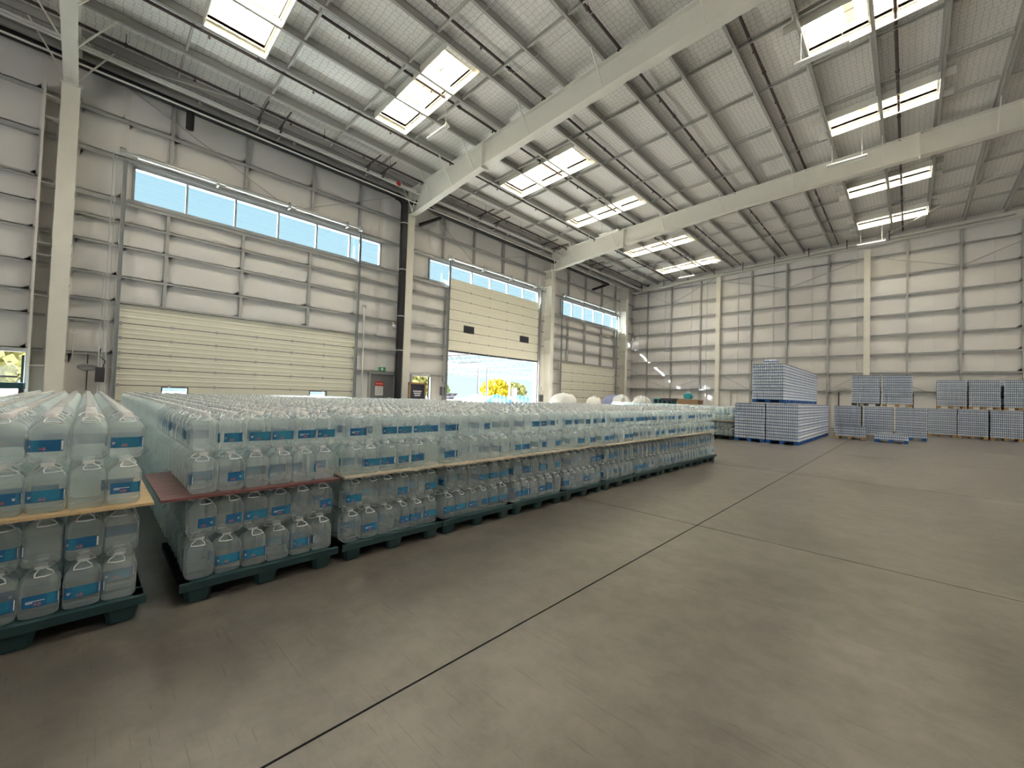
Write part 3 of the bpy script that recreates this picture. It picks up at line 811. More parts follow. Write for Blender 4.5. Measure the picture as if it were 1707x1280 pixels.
build('stalk', MB().tube([(-0.1, 0, 0.42), (-0.1, 0, -0.7)], 0.015, 6), DARK, f)
e = thing('emergency_light', 'small pale twin-lamp emergency light on the left wall', 'lamp', (-17.72, -0.32, 2.95))
build('case', MB().box(-0.06, -0.1, -0.05, 0.02, 0.1, 0.03), SIGNWHITE, e)
for sg in (-1, 1): build('lamp_head', MB().tube([(0, sg * 0.06, 0.05), (0.06, sg * 0.06, 0.05)], 0.035, 8), SIGNWHITE, e)
build('conduit', MB().tube([(-0.05, 0.0, -0.05), (-0.05, 0, -0.8)], 0.01, 5), WHITEP, e)
for y, z, lb in ((0.27, 1.9, 'dark door operator box with cables left of the leftmost roll-up door'), (13.0, 1.75, 'dark door operator box left of the half-raised door'), (21.1, 1.5, 'dark electrical box right of the half-raised door')):
    t = thing('operator_box', lb, 'box', (-17.6, y, z))
    build('case', MB().box(-0.14, -0.1, -0.4, 0.05, 0.1, 0.05), DARK, t)
    build('conduit', MB().tube([(-0.1, -0.04, 0.05), (-0.1, -0.05, 0.8)], 0.015, 6), WHITEP, t)
    build('cable', MB().tube([(0, 0.06, 0.05), (0.02, 0.1, 0.25), (-0.02, -0.05, 0.4), (-0.1, 0.0, 0.62)], 0.012, 6), INK, t)
t = thing('conduit_riser', 'thin white conduit pole rising left of the grey door', 'conduit', (-17.75, 8.6, 0))
build('pipe', MB().tube([(0, 0.04, 0), (0, 0, 5.3)], 0.035, 8), WHITEP, t)
build('end_box', MB().box(-0.06, -0.08, 5.25, 0.06, 0.08, 5.36), STEEL2, t)
t = thing('wall_camera', 'small white dome camera arm beside the black drain pipe', 'camera', (-17.3, 9.85, 4.5))
build('arm', MB().tube([(-0.6, 0, 0.2), (-0.1, 0, 0.2), (0, 0, 0.1)], 0.03, 6), WHITEP, t)
build('dome', MB().rings([(0.04, -0.1, 2), (0.09, -0.03, 2), (0.1, 0.05, 2), (0.06, 0.1, 2)], 10), WHITEP, t)
# black rain-water drain: long horizontal run and the drop pipe by the second column
t = thing('drain_pipe', 'thick black drain pipe running under the eave and down a column', 'pipe')
build('near_run', MB().tube([(-17.25, -8, 10.72), (-17.25, 9.9, 10.62)], 0.125, 12), BLACKP, t)
build('far_run', MB().tube([(-17.2, 10.2, 10.5), (-16.95, 10.6, 10.52), (-16.95, 11.2, 10.55), (-17.2, 11.8, 10.55), (-17.25, 28.5, 10.5)], 0.11, 12), BLACKP, t)
build('down_pipe', MB().tube([(-17.25, 9.7, 10.62), (-17.22, 10.0, 10.55), (-17.2, 10.13, 10.25), (-17.2, 10.13, 9.9), (-17.2, 10.13, 0.1)], 0.17, 14), BLACKP, t)
build('stub', MB().tube([(-17.25, 2.05, 10.62), (-17.25, 2.05, 10.0)], 0.11, 10), BLACKP, t)
build('stub', MB().tube([(-17.3, 12.3, 10.45), (-17.9, 11.4, 9.95)], 0.09, 10), BLACKP, t)
build('stub', MB().tube([(-17.3, 28.3, 10.42), (-17.9, 27.3, 9.95)], 0.09, 10), BLACKP, t)
for z in (3.4, 5.0, 7.2, 9.4): build('clip', MB().tube([(-17.2, 10.13, z), (-17.2, 10.13, z + 0.04)], 0.185, 14), GALV, t)
# conduits along the eave
for k, (x, z, r, lb) in enumerate(((-16.9, 11.02, 0.05, 'uppermost white conduit along the left eave'), (-16.62, 10.78, 0.035, 'middle white conduit along the left eave'), (-16.75, 10.40, 0.03, 'thin white conduit lowest beside the black drain pipe'))):
    t = thing('eave_conduit', lb, 'conduit', group='conduits under the left eave')
    build('pipe', MB().tube([(x, -8, z), (x, YB - 0.6, z)], r, 8), WHITEP, t)
    if k == 1:
        for y in [-3.5 + 2.85 * q for q in range(13)]:
            build('sprinkler_head', MB().tube([(x, y, z), (x, y, z - 0.14)], 0.025, 6).tube([(x, y, z - 0.12), (x, y, z - 0.15)], 0.05, 8), GALV, t)
        build('flow_switch', MB().box(x - 0.06, 9.35, z - 0.02, x + 0.06, 9.5, z + 0.16), SIGNRED, t)
# sprinkler mains under the purlins
for k, (x, z) in enumerate(((-16.28, 11.22), (-14.13, 11.33), (-11.5, 11.62), (-9.03, 11.68), (-6.15, 11.76), (-3.32, 11.87), (-0.3, 11.98))):
    t = thing('sprinkler_pipe', '%s dark sprinkler pipe under the roof, counted from the left wall' % ORD[k], 'pipe', group='sprinkler pipes under the roof')
    build('pipe', MB().tube([(x, -5.0, z), (x, YB - 0.6, z)], 0.042, 8), REDP, t)
    for q in range(13):
        y = -3.6 + 2.8 * q
        build('sprinkler_head', MB().tube([(x, y, z), (x, y, z - 0.11)], 0.018, 5).tube([(x, y, z - 0.10), (x, y, z - 0.12)], 0.04, 6), REDP, t)
        build('hanger', MB().tube([(x, y + 1.2, z - 0.05), (x, y + 1.2, zR(x) + PD)], 0.009, 4).tube([(x, y + 1.17, z), (x, y + 1.23, z)], 0.06, 8), REDP, t)
# trapeze hangers dropping from the first sprinkler pipe to the eave conduits
for k, y in enumerate((3.9, 4.6, 8.0, 8.7, 14.4, 15.6, 19.8, 20.8, 25.2, 26.4)):
    t = thing('trapeze_hanger', 'thin dark drop hanger tying pipes under the left eave, %s from the viewer' % ORD[k], 'hanger', (0, y, 0), group='drop hangers along the left eave')
    for dx in (-16.6, -16.45): build('rod', MB().tube([(dx, 0, 11.12), (dx - 0.30, 0, 10.75)], 0.02, 5), REDP, t)
    build('cross_bar', MB().bar((-17.1, 0, 10.75), (-16.7, 0, 10.75), 0.04, 0.04), STEEL2, t)
    build('top_bar', MB().bar((-16.9, 0, 11.12), (-15.6, 0, 11.14), 0.04, 0.05), REDP, t)
# pipes along the back wall head
t = thing('back_wall_pipe', 'pale pipe run under the end rafter along the back wall', 'pipe')
build('pipe', MB().tube([(-17.6, YB - 0.55, 10.85), (-10.2, YB - 0.55, 11.25)], 0.09, 8), STEEL, t)
build('thin_pipe', MB().tube([(-10.6, YB - 0.6, 11.25), (4.0, YB - 0.6, 11.75)], 0.04, 6), STEEL2, t)
for q in range(9):
    x = -16.9 + 2.0 * q
    build('hanger', MB().tube([(x, YB - 0.55, 10.9 + 0.04 * (x + 17)), (x, YB - 0.55, 11.55 + 0.04 * (x + 17))], 0.03, 5), REDP, t)
# hanging linear light fittings
LG = 'hanging linear light fittings'
for k, (x0, x1, y, z, lb) in enumerate(((-12.95, -11.75, 8.5, 10.9, 'slim hanging light above the nearest rafter on the left'), (-13.03, -11.77, 20.43, 10.9, 'slim hanging light in front of the second rafter at left'),
        (-2.38, -1.17, 20.1, 10.9, 'slim hanging light just above the second rafter at right'), (-2.35, -1.15, 13.42, 10.9, 'slim hanging light under the large skylight at top right'), (-2.25, -1.0, 31.5, 10.95, 'slim hanging light close to the back wall head'),
        (-12.9, -11.7, 31.6, 10.9, 'slim hanging light close to the far corner'))):
    t = thing('linear_light', lb, 'light', ((x0 + x1) / 2, y, z), group=LG)
    h = (x1 - x0) / 2
    build('housing', MB().prism([(-0.05, 0), (0.05, 0), (0.09, 0.03), (0.06, 0.09), (-0.06, 0.09), (-0.09, 0.03)], 0, -h, h), WHITEP, t)
    build('tube', MB().tube([(-h + 0.05, 0, -0.02), (h - 0.05, 0, -0.02)], 0.02, 6), SIGNWHITE, t)
    for s_ in (-1, 1): build('hanger_rod', MB().tube([(s_ * h * 0.75, 0, 0.09), (s_ * h * 0.75, 0, ROOFZ(x0) - z + 0.3)], 0.010, 4), WHITEP, t)

# ------------------------------------------------------------------ plastic pallets, boards and water jugs
BW = 0.1635          # bottle pitch
def bottle_profile(hi):
    R = 0.0805
    p = [(R * 0.84, 0.0, 4.5), (R * 0.97, 0.010, 5.5), (R, 0.026, 6)]
    if hi:
        z = 0.040
        while z < 0.185:
            if 0.055 < z < 0.135: p += [(R * 0.985, z, 6)]; z += 0.078
            else: p += [(R, z, 6), (R * 0.962, z + 0.006, 6), (R, z + 0.012, 6)]; z += 0.018
    else:
        p += [(R, 0.10, 6), (R * 0.975, 0.15, 6)]
    p += [(R * 0.99, 0.192, 5), (R * 0.90, 0.212, 3.6), (R * 0.70, 0.230, 2.5), (R * 0.50, 0.243, 2.1), (R * 0.36, 0.251, 2), (0.0235, 0.256, 2), (0.0235, 0.262, 2)]
    return p
BODY_HI = MB().rings(bottle_profile(True), 20).mesh('bottle', WATER)
BODY_MID = MB().rings(bottle_profile(False), 12).mesh('bottle', WATER)
CAP = MB().rings([(0.028, 0.256, 2), (0.0285, 0.262, 2), (0.0285, 0.279, 2), (0.026, 0.283, 2)], 12).mesh('cap', CAPW)
HND = MB().tube([(0.026, 0.016, 0.257), (0.05, 0.034, 0.244), (0.070, 0.040, 0.230), (0.0745, 0.0, 0.227), (0.070, -0.040, 0.230), (0.05, -0.034, 0.244), (0.026, -0.016, 0.257)], 0.0042, 6).mesh('handle', HANDLE)
def label_mesh(span, white=True, off=0.0):
    """printed band hugging the bottle's front (+x), with letters and a bar-code patch"""
    mb = MB(); R = 0.0809; n = 14; z0, z1 = 0.066, 0.132
    def pt(t, z, r=R):
        t += off
        c, d = cos(t), sin(t)
        return (r * math.copysign(abs(c) ** 0.3333, c), r * math.copysign(abs(d) ** 0.3333, d), z)
    def patch(t0, t1, a, b, mi, r, k=6):
        vs = []
        for i in range(k + 1):
            t = t0 + (t1 - t0) * i / k
            vs += [pt(t, a, r), pt(t, b, r)]
        mb.add(vs, [(2 * i, 2 * i + 2, 2 * i + 3, 2 * i + 1) for i in range(k)], mi, True)
    patch(-span, span, z0, z1, 0, R, n)
    patch(-span * 0.25, span * 0.35, z0 + 0.004, z1, 1, R + 0.0004)
    if white:
        patch(span * 0.80, span * 0.97, z0 + 0.006, z1 - 0.006, 2, R + 0.0006, 3)
        patch(-span * 0.62, -span * 0.36, z0 + 0.024, z0 + 0.029, 2, R + 0.0006, 3)
        patch(-span * 0.62, -span * 0.30, z0 + 0.032, z0 + 0.036, 2, R + 0.0006, 3)
    return mb
def with_letters(mb, off=0.0):
    me = text_mesh('AB', 0.024, 0.0, INK, 'letters')
    vs = []
    for v in me.vertices:
        vs.append((0.0818, -0.012 + 0.03 * off + v.co.x, 0.081 + v.co.y))
    mb.add(vs, [tuple(p.vertices) for p in me.polygons], 3)
    bpy.data.meshes.remove(me)
    return mb
PINK = mat('label_red_letters', (0.80, 0.16, 0.14), 0.5)
LABM = [LBLUE, LTEAL, SIGNWHITE, PINK]
LAB_HI = [with_letters(label_mesh(sp, True, of), of).mesh('label', LABM) for sp, of in ((0.95, 0.0), (0.75, 0.25), (0.75, -0.35), (0.9, 0.1), (0.5, 0.45), (0.4, -0.1))]
# one mesh with body, cap and label for packs too far away to show separate parts
def combo(body_prof, sec, lab=True):
    mb = MB().rings(body_prof, sec)
    mb.rings([(0.0285, 0.256, 2), (0.0285, 0.283, 2)], 8, 1, False)
    if lab:
        lm = label_mesh(0.75, False)
        mb.add(lm.v, lm.f, 2, True)
    return mb
COMBO = combo(bottle_profile(False), 10).mesh('bottle', [WATER, CAPW, LBLUE])
FILMM = MB().rings([(0.160, 0.012, 9), (0.1625, 0.03, 9), (0.1625, 0.20, 9), (0.155, 0.235, 7)], 20, 0, True, False, False).mesh('shrink_film', FILM)

PW = 1.07
PAL = [(-0.75, 0.31), (0.50, 1.54)] + [(1.60 + 1.066 * k, 2.63 + 1.066 * k) for k in range(9)]
X0 = -3.55
LZ = [0.151, 0.437, 0.741, 1.027]
rowx = lambda r: X0 - 1.10 * r
def nrows(i): return 8 if PAL[i][0] < 4.4 else (6 if PAL[i][0] < 6 else 4)

def plastic_pallet(x, y0, y1, z, lb):
    t = thing('plastic_pallet', lb, 'pallet', (x, y0, z), group='dark plastic pallets under the jug stacks')
    W, D = y1 - y0, 1.04
    d = MB()
    for k in range(7):      # deck slats and rim
        a = -D + k * D / 7
        d.box(a + 0.012, 0.0, 0.115, a + D / 7 - 0.012, W, 0.150)
    d.box(-D, 0, 0.10, 0, 0.05, 0.150).box(-D, W - 0.05, 0.10, 0, W, 0.150)
    build('deck', d, PALLET, t)
    lip = MB().prism([(0.0, 0.095), (0.012, 0.1), (0.018, 0.152), (0.0, 0.157)], 1, -0.012, W + 0.012)
    build('rim', lip, PALLET, t)
    for cx in (-0.09, -D / 2, -D + 0.09):
        for cy in (0.10, W / 2, W - 0.10):
            f = MB().rings([(0.062, 0.0, 5), (0.068, 0.01, 5), (0.088, 0.115, 5)], 8, 0, False, cx=cx, cy=cy)
            build('foot', f, PALLET, t)
    return t

LAYER = ['bottom', 'second', 'third', 'top']
NPAL = len(PAL)
def make_pack(cx, cy, z, lb, level, rnd, face):
    """shrink-wrapped 2x2 pack. level 2: separate cap, label, handle; 1: combined bottles"""
    t = thing('water_bottle_pack', lb, 'bottle pack', (cx, cy, z), group='shrink-wrapped water jug packs')
    for i in (0, 1):
        for k in (0, 1):
            lx, ly = (i - 0.5) * BW, (k - 0.5) * BW
            rz = rnd.choice([0, 0, 0, 0, pi / 2, -pi / 2, pi])
            if i == 0: rz = rnd.choice([1.57, 3.14, 0])
            if level == 2:
                b = put('bottle', BODY_HI, t, (lx, ly, 0))
                put('cap', CAP, b)
                put('handle', HND, b, (0, 0, 0), rnd.choice([0, 0.25, -0.3, 0.4]))
                put('label', rnd.choice(LAB_HI), b, (0, 0, 0), rz)
            else:
                put('bottle', COMBO, t, (lx, ly, 0), rnd.choice([0, 0, pi / 2, pi, -pi / 2]))
    if face: put('shrink_film', FILMM, t, (0, 0, 0))
    return t

rnd = random.Random(11)
boardlab = ['tan plywood sheet on the leftmost jug pallet', 'dark red film-faced sheet on the second jug pallet']
pts_far = []     # (x, y, z) of bottles built as one mass
for i, (a, b) in enumerate(PAL):
    py = (a + b) / 2
    who = '%s pallet from left' % ORD[i]
    plastic_pallet(X0 + 0.03, a, b, 0, 'dark green plastic pallet under the %s jug stack from left' % ORD[i])
    m_ = PLYRED if i == 1 else (PLYTAN if i == 0 else PLYPALE)
    dz = [0, 0.004, 0.01, 0.004, 0.0, 0.006, 0.01, 0.003, 0.008, 0.002, 0.006][i]
    lb = boardlab[i] if i < 2 else 'thin plywood layer sheet on the %s jug pallet from left' % ORD[i]
    y0b, y1b = (a - 0.1, b + 0.025) if i == 0 else ((a - 0.13, b + 0.005) if i == 1 else (a - 0.008, b + 0.012))
    t = thing('layer_sheet', lb, 'board', (X0, a, 0.722), group='layer sheets between jug tiers')
    build('sheet', MB().box(-1.1, y0b - a, 0, 0.055 - 0.012 * (i % 3), y1b - a, 0.016), m_, t)
    if i > 1: t.rotation_euler = (0, 0, (i % 3 - 1) * 0.003)
    for L in range(4):
        for rx in range(3):            # depth rows of the front pallet
            for ky in range(3):
                cx = X0 - 0.165 - 0.33 * rx; cy = py + (ky - 1) * 0.332
                jx_, jy_ = rnd.uniform(-0.0012, 0.0012), rnd.uniform(-0.0012, 0.0012)
                side = ('left', 'middle', 'right')[ky]
                if rx == 0:
                    lb = 'clear wrapped water jug pack, %s tier, %s of front face, %s' % (LAYER[L], side, who)
                    make_pack(cx + jx_, cy + jy_, LZ[L], lb, 2 if i < 6 else 1, rnd, i < 4)
                elif L == 3:
                    lb = 'clear wrapped water jug pack on top, %s column, %s row back, %s' % (side, ORD[rx], who)
                    make_pack(cx + jx_, cy + jy_, LZ[L], lb, 2 if i < 3 else 1, rnd, False)
                else: pts_far.append((cx, cy, LZ[L], 0))
    for r in range(1, nrows(i)):
        for rx in range(3):
            for ky in range(3):
                cx = rowx(r) - 0.165 - 0.33 * rx; cy = py + (ky - 1) * 0.332
                cx += rnd.uniform(-0.003, 0.003); cy += rnd.uniform(-0.002, 0.002)
                if r == 1:
                    side = ('left', 'middle', 'right')[ky]
                    lb = 'clear wrapped water jug pack on top, %s column, %s row back, %s' % (side, ORD[3 + rx], who)
                    make_pack(cx, cy, LZ[3], lb, 1, rnd, False)
                else: pts_far.append((cx, cy, LZ[3], 1))
                for L in range(3): pts_far.append((cx, cy, LZ[L], 0))
# second block of jugs beyond the end of the row
for r in range(5):
    for q in range(2):
        for rx in range(3):
            for ky in range(3):
                for L in range(4): pts_far.append((-4.98 - 0.165 - 0.33 * rx - 1.1 * r, 17.65 + 0.18 + 0.33 * ky + 1.07 * q, LZ[L], 1 if (L == 3 or (r == 0) or (q == 0 and r < 2)) else 0))
import numpy as np
def mass(name, pts, base, mats, lb):
    bv = np.array(base.v); nb_ = len(bv); nf = len(base.f)
    offs = []
    for (x, y, z) in pts:
        for i in (-0.5, 0.5):
            for k in (-0.5, 0.5): offs.append((x + i * BW, y + k * BW, z))
    offs = np.array(offs)
    V = (bv[None] + offs[:, None]).reshape(-1, 3)
    lens = np.array([len(f) for f in base.f]); flat = np.concatenate([np.array(f) for f in base.f])
    N = len(offs)
    loops = (flat[None] + (np.arange(N) * nb_)[:, None]).reshape(-1)
    starts = np.concatenate([[0], np.cumsum(np.tile(lens, N))[:-1]])
    me = bpy.data.meshes.new(name)
    me.vertices.add(len(V)); me.vertices.foreach_set('co', V.ravel())
    me.loops.add(len(loops)); me.loops.foreach_set('vertex_index', loops.astype(np.int32))
    me.polygons.add(N * nf); me.polygons.foreach_set('loop_start', starts.astype(np.int32))
    for q in mats: me.materials.append(q)
    me.polygons.foreach_set('material_index', np.tile(np.array(base.m, dtype=np.int32), N))
    me.polygons.foreach_set('use_smooth', np.ones(N * nf, dtype=bool))
    me.update(calc_edges=True)
    return put(name, me, None, label=lb, category='bottles', kind='stuff')
lo = [(0.066, 0, 3.5), (0.079, 0.02, 4), (0.079, 0.19, 4), (0.070, 0.215, 3), (0.04, 0.243, 2.2), (0.024, 0.256, 2)]
base_hi = MB().rings(lo, 8); base_hi.rings([(0.0285, 0.256, 2), (0.0285, 0.283, 2)], 6, 1, False)
base_hi.add([(0.0802, -0.05, 0.066), (0.0802, 0.05, 0.066), (0.0802, 0.05, 0.132), (0.0802, -0.05, 0.132)], [(0, 1, 2, 3)], 2)
base_lo = MB().rings([(0.07, 0, 4), (0.078, 0.02, 4), (0.078, 0.2, 4), (0.024, 0.26, 2)], 6)
mass('water_jugs', [p[:3] for p in pts_far if p[3] == 1], base_hi, [WATERI, CAPW, LBLUE], 'mass of clear water jugs filling the rear of the stacked rows')
mass('stacked_jugs', [p[:3] for p in pts_far if p[3] == 0], base_lo, [WATERI], 'lower tiers of clear water jugs inside the stacked rows')
# dark pallets and sheets below the second block
t = plastic_pallet(-4.95, 17.65, 18.7, 0, 'dark plastic pallet of the small jug stack by the blue stack')
t = thing('layer_sheet', 'thin layer sheet in the small jug stack by the blue stack', 'board', (-4.95, 17.65, 0.722))
build('sheet', MB().box(-1.1, -0.02, 0, 0.01, 1.07, 0.016), PLYTAN, t)

# ------------------------------------------------------------------ palletised small bottles near the back wall
LH = 0.222
def small_layer(w, d):
    """one wrapped tier: rim of little bottles round a solid core"""
    nx, ny = 16, 16
    px, py = w / nx, d / ny
    mb = MB()
    prof = [(0.028, 0.0), (0.0298, 0.02), (0.0298, 0.075), (0.028, 0.085), (0.028, 0.118), (0.0295, 0.13), (0.027, 0.165), (0.013, 0.195), (0.014, 0.198), (0.014, 0.218)]
    mi_ = [0, 0, 0, 1, 0, 0, 0, 0, 1]
    sec = 6
    for i in range(nx):
        for k in range(ny):
            if 1 < i < nx - 1 and 1 < k < ny - 2: continue
            if 0 < i < nx - 1 and 0 < k < ny - 1: continue
            cx, cy = (i + 0.5) * px, (k + 0.5) * py
            vs = [(cx + r * cos(2 * pi * q / sec), cy + r * sin(2 * pi * q / sec), z) for r, z in prof for q in range(sec)]
            for j in range(len(prof) - 1):
                mb.add(vs[j * sec:(j + 2) * sec], [(q, (q + 1) % sec, (q + 1) % sec + sec, q + sec) for q in range(sec)], mi_[j], True)
            mb.add(vs[-sec:], [tuple(range(sec))], 1)
    mb.box(px * 0.95, py * 0.95, 0.005, w - px * 0.95, d - py * 0.95, 0.205, 2)
    return mb.mesh('bottle_tier', [SMALLB, SMALLBLUE, SMALLCORE])
LAYERM = small_layer(1.04, 1.04)
def film_top():
    return MB().box(0.01, 0.01, 0.217, 1.03, 1.03, 0.224).mesh('wrapped_top', SMALLTOP)
TOPM = film_top()
BAND = MB().box(-0.004, -0.004, 0.15, 1.044, 1.044, 0.215)
SLEEVE = MB()
SLEEVE.add([(-0.002, -0.002, 0.0), (1.042, -0.002, 0.0), (1.042, 1.042, 0.0), (-0.002, 1.042, 0.0), (-0.002, -0.002, 0.2), (1.042, -0.002, 0.2), (1.042, 1.042, 0.2), (-0.002, 1.042, 0.2)], [(0, 1, 5, 4), (1, 2, 6, 5), (2, 3, 7, 6), (3, 0, 4, 7)])
SLEEVEM = SLEEVE.mesh('stretch_film', glass_mat('stretch_film', (0.97, 0.98, 0.99), 0.04, 0.3))
def wood_pallet_parts(t, matl):
    for k in range(3):
        build('deck_board', MB().box(0.0, 0.02 + k * 0.38, 0.11, 1.05, 0.26 + k * 0.38, 0.13), matl, t)
        for q in range(3):
            build('block', MB().box(0.01 + q * 0.44, 0.02 + k * 0.40, 0.0, 0.15 + q * 0.44, 0.2 + k * 0.40, 0.11), matl, t)
def load(x, y, z, tiers, lb, matl, grp):
    t = thing('bottle_pallet', lb, 'pallet load', (x, y, z), group=grp)
    wood_pallet_parts(t, matl)
    for k in range(tiers):
        put('bottle_tier', LAYERM, t, (0.005, 0.005, 0.13 + k * LH))['kind'] = 'stuff'
    put('wrapped_top', TOPM, t, (0.005, 0.005, 0.13 + (tiers - 1) * LH))
    for k in range(tiers): put('stretch_film', SLEEVEM, t, (0.005, 0.005, 0.13 + k * LH))
    return t
GB = 'pallets of small bottles in the blue stack'
for q in range(7):
    y = 17.7 + 1.08 * q
    for p_, x in enumerate((-4.93, -3.86)):
        if p_ == 0 and q > 1: continue
        load(x, y, 0, 6, 'bottle pallet in the blue stack, lower tier, %s row, %s one' % (ORD[q], ('left', 'right')[p_]), BLUEPAL, GB)
    load(-4.33 if q < 6 else -4.33, y, 1.5, 6, 'bottle pallet in the blue stack, upper tier, %s row from front' % ORD[q], BLUEPAL, GB)
t = thing('loose_bottle_pack', 'loose wrapped bottle pack lying on top of the blue stack', 'bottle pack', (-3.95, 17.95, 2.972))
mb = MB()
for i in range(6):
    for k in range(4): mb.rings([(0.03, 0, 2), (0.031, 0.02, 2), (0.031, 0.09, 2), (0.028, 0.14, 2), (0.012, 0.17, 2)], 6, 0, cx=0.07 * i, cy=0.07 * k)
build('bottles', mb, SMALLB, t); build('label_band', MB().box(-0.035, -0.035, 0.07, 0.385, 0.245, 0.10), SMALLBLUE, t)
GM = 'pallets of small bottles before the back wall'
for k, x in enumerate((-2.70, -1.57, -0.46)):
    load(x, 25.9, 0, 6, 'lower bottle pallet behind the low pallets, %s from left' % ORD[k], BLUEPAL if k == 2 else WOOD, GM)
for k, x in enumerate((-2.03, -0.92)):
    load(x, 25.95, 1.49, 6, ('upper bottle pallet, left one of the separate pair', 'upper bottle pallet, right one of the separate pair')[k], DARK if k == 0 else WOOD, GM)
load(-2.40, 23.45, 0, 2, 'low two-tier bottle pallet on a raw wooden pallet', WOOD, GM)
load(-1.05, 23.0, 0, 1, 'low one-tier bottle pallet on a blue pallet', BLUEPAL, GM)
for k, x in enumerate((0.72, 1.78, 2.88, 3.98, 5.08)):
    load(x, 31.0, 0, 6, 'lower grey bottle pallet at the far right, %s from left' % ORD[k], WOOD, GM)
for k, x in enumerate((1.05, 2.17, 3.32, 4.45)):
    load(x, 31.0, 1.49, 6, 'upper grey bottle pallet at the far right, %s from left' % ORD[k], WOOD, GM)

# ------------------------------------------------------------------ bags and boxes beyond the jugs
def lump(rx, ry, h, seed, n=20, m_=9, flat=3.0, rough=0.10):
    rd = random.Random(seed); ph = [(rd.uniform(0, 6), rd.uniform(2, 7), rd.uniform(2, 6)) for _ in range(5)]
    vs, fs = [], []
    for j in range(m_ + 1):
        t = j / m_
        prof = (1 - t ** flat) ** (1 / 2.2) if t < 1 else 0
        for k in range(n):
            a = 2 * pi * k / n
            w = 1 + rough * sum(sin(f1 * a + p0) * sin(f2 * t * 3 + p0 * 2) for p0, f1, f2 in ph) / 2
            ex = 0.7
            vs.append((rx * prof * w * math.copysign(abs(cos(a)) ** ex, cos(a)), ry * prof * w * math.copysign(abs(sin(a)) ** ex, sin(a)), h * t * (1 + rough * 0.3 * sin(a * 3 + t * 5))))
    for j in range(m_):
        for k in range(n):
            q, r_ = j * n + k, j * n + (k + 1) % n
            fs.append((q, r_, r_ + n, q + n))
    mb = MB().add(vs, fs, 0, True)
    mb.add(vs[m_ * n:], [tuple(range(n))], 0, True)
    return mb
def bag(x, y, rx, h, matl, lb, seed, rough=0.1, cat='bag'):
    t = thing('bulk_bag', lb, cat, (x, y, 0))
    build('sack', lump(rx, rx, h, seed, 28, 14, 7.0, rough), matl, t)
    mb = MB().tube([(rx * 0.5, 0.1, h * 0.9), (rx * 0.35, 0, h * 1.02), (rx * 0.1, -0.1, h * 0.95)], 0.02, 5)
    build('lifting_loop', mb, matl, t)
bag(-14.6, 19.5, 0.72, 1.72, BAGW, 'white bulk bag in front of the corner roll-up door', 3, 0.04)
bag(-13.1, 20.4, 0.42, 1.56, BAGW, 'small white bag low beside the white bulk bag', 4, 0.08)
bag(-14.1, 24.3, 0.68, 1.72, BAGB, 'blue-grey wrapped dome left of the crumpled white bags', 5, 0.07)
bag(-12.75, 22.9, 0.5, 1.66, BAGW, 'crumpled white plastic bag touching the blue-grey dome', 6, 0.2)
bag(-12.15, 24.3, 0.5, 1.62, BAGW, 'crumpled white plastic bag in the middle of the bag heap', 8, 0.22)
bag(-11.5, 23.4, 0.36, 1.58, BAGW, 'crumpled white plastic bag beside the teal crate', 9, 0.22)
t = thing('teal_crate', 'teal crate with dark slots past the crumpled white bags', 'crate', (-10.55, 24.2, 0))
build('crate_body', MB().box(-0.55, -0.4, 0, 0.55, 0.4, 1.55), TEAL, t)
for k in range(4): build('slot', MB().box(-0.48 + 0.27 * k, -0.41, 1.25, -0.30 + 0.27 * k, -0.395, 1.5), INK, t)
build('black_cover', MB().box(-0.1, -0.45, 1.42, 0.62, 0.42, 1.58), DARK, t)
t = thing('cardboard_box', 'brown cardboard box with a teal bag on it, past the teal crate', 'box', (-9.1, 24.2, 0))
build('carton', MB().box(-0.55, -0.4, 0, 0.6, 0.4, 1.55), CARD, t)
build('flap', MB().bar((-0.55, -0.2, 1.55), (-0.75, -0.2, 1.48), 0.5, 0.01).bar((0.6, -0.2, 1.55), (0.78, -0.2, 1.50), 0.5, 0.01), CARD, t)
t = thing('teal_bag', 'bright teal bag lying on the cardboard box', 'bag', (-9.15, 24.1, 1.57))
build('bag_body', lump(0.24, 0.2, 0.36, 21, 12, 6, 6, 0.15), TEAL, t)
build('white_top', MB().box(-0.18, -0.05, 0.34, 0.12, 0.05, 0.40), SIGNWHITE, t)

# ------------------------------------------------------------------ outside: seen through the doors
og = put('ground', None, None, kind='structure', label='pale concrete yard outside the doors', category='ground')
build('yard', MB().box(-110, -60, -0.35, -18.2, 140, -0.02).box(-18.2, 34.2, -0.35, 40, 140, -0.02).box(-18.2, -70, -0.35, 60, -13.2, -0.02), ASPHALT, og)
cn = thing('canopy', 'pale trussed canopy over the yard outside the open door', 'canopy', (0, 0, 0), kind='structure')
def truss(p, q, zb, zt, n, nm):
    p, q = Vector(p), Vector(q)
    mb = MB()
    P = lambda t, z: (p.x + (q.x - p.x) * t, p.y + (q.y - p.y) * t, z)
    mb.bar(P(0, zb), P(1, zb), 0.09, 0.09).bar(P(0, zt), P(1, zt), 0.09, 0.09)
    for k in range(n):
        a, b = k / n, (k + 1) / n
        mb.bar(P(a, zb), P((a + b) / 2, zt), 0.05, 0.05).bar(P((a + b) / 2, zt), P(b, zb), 0.05, 0.05)
    build(nm, mb, TRUSSW, cn)
truss((-36, 18, 0), (-36, 50, 0), 3.72, 4.5, 26, 'eave_truss')
truss((-44, 18, 0), (-44, 60, 0), 3.9, 4.5, 24, 'eave_truss')
for y in (22, 27, 32, 37, 42): truss((-36, y, 0), (-60, y, 0), 5.2, 6.2, 14, 'roof_truss')
for y in (24.5, 28.5, 32.5): build('roof_sheet', MB().box(-60, y - 2.5, 6.25 - 0.05 * 0, -36.2, y + 1.0, 6.3), TRUSSW, cn)
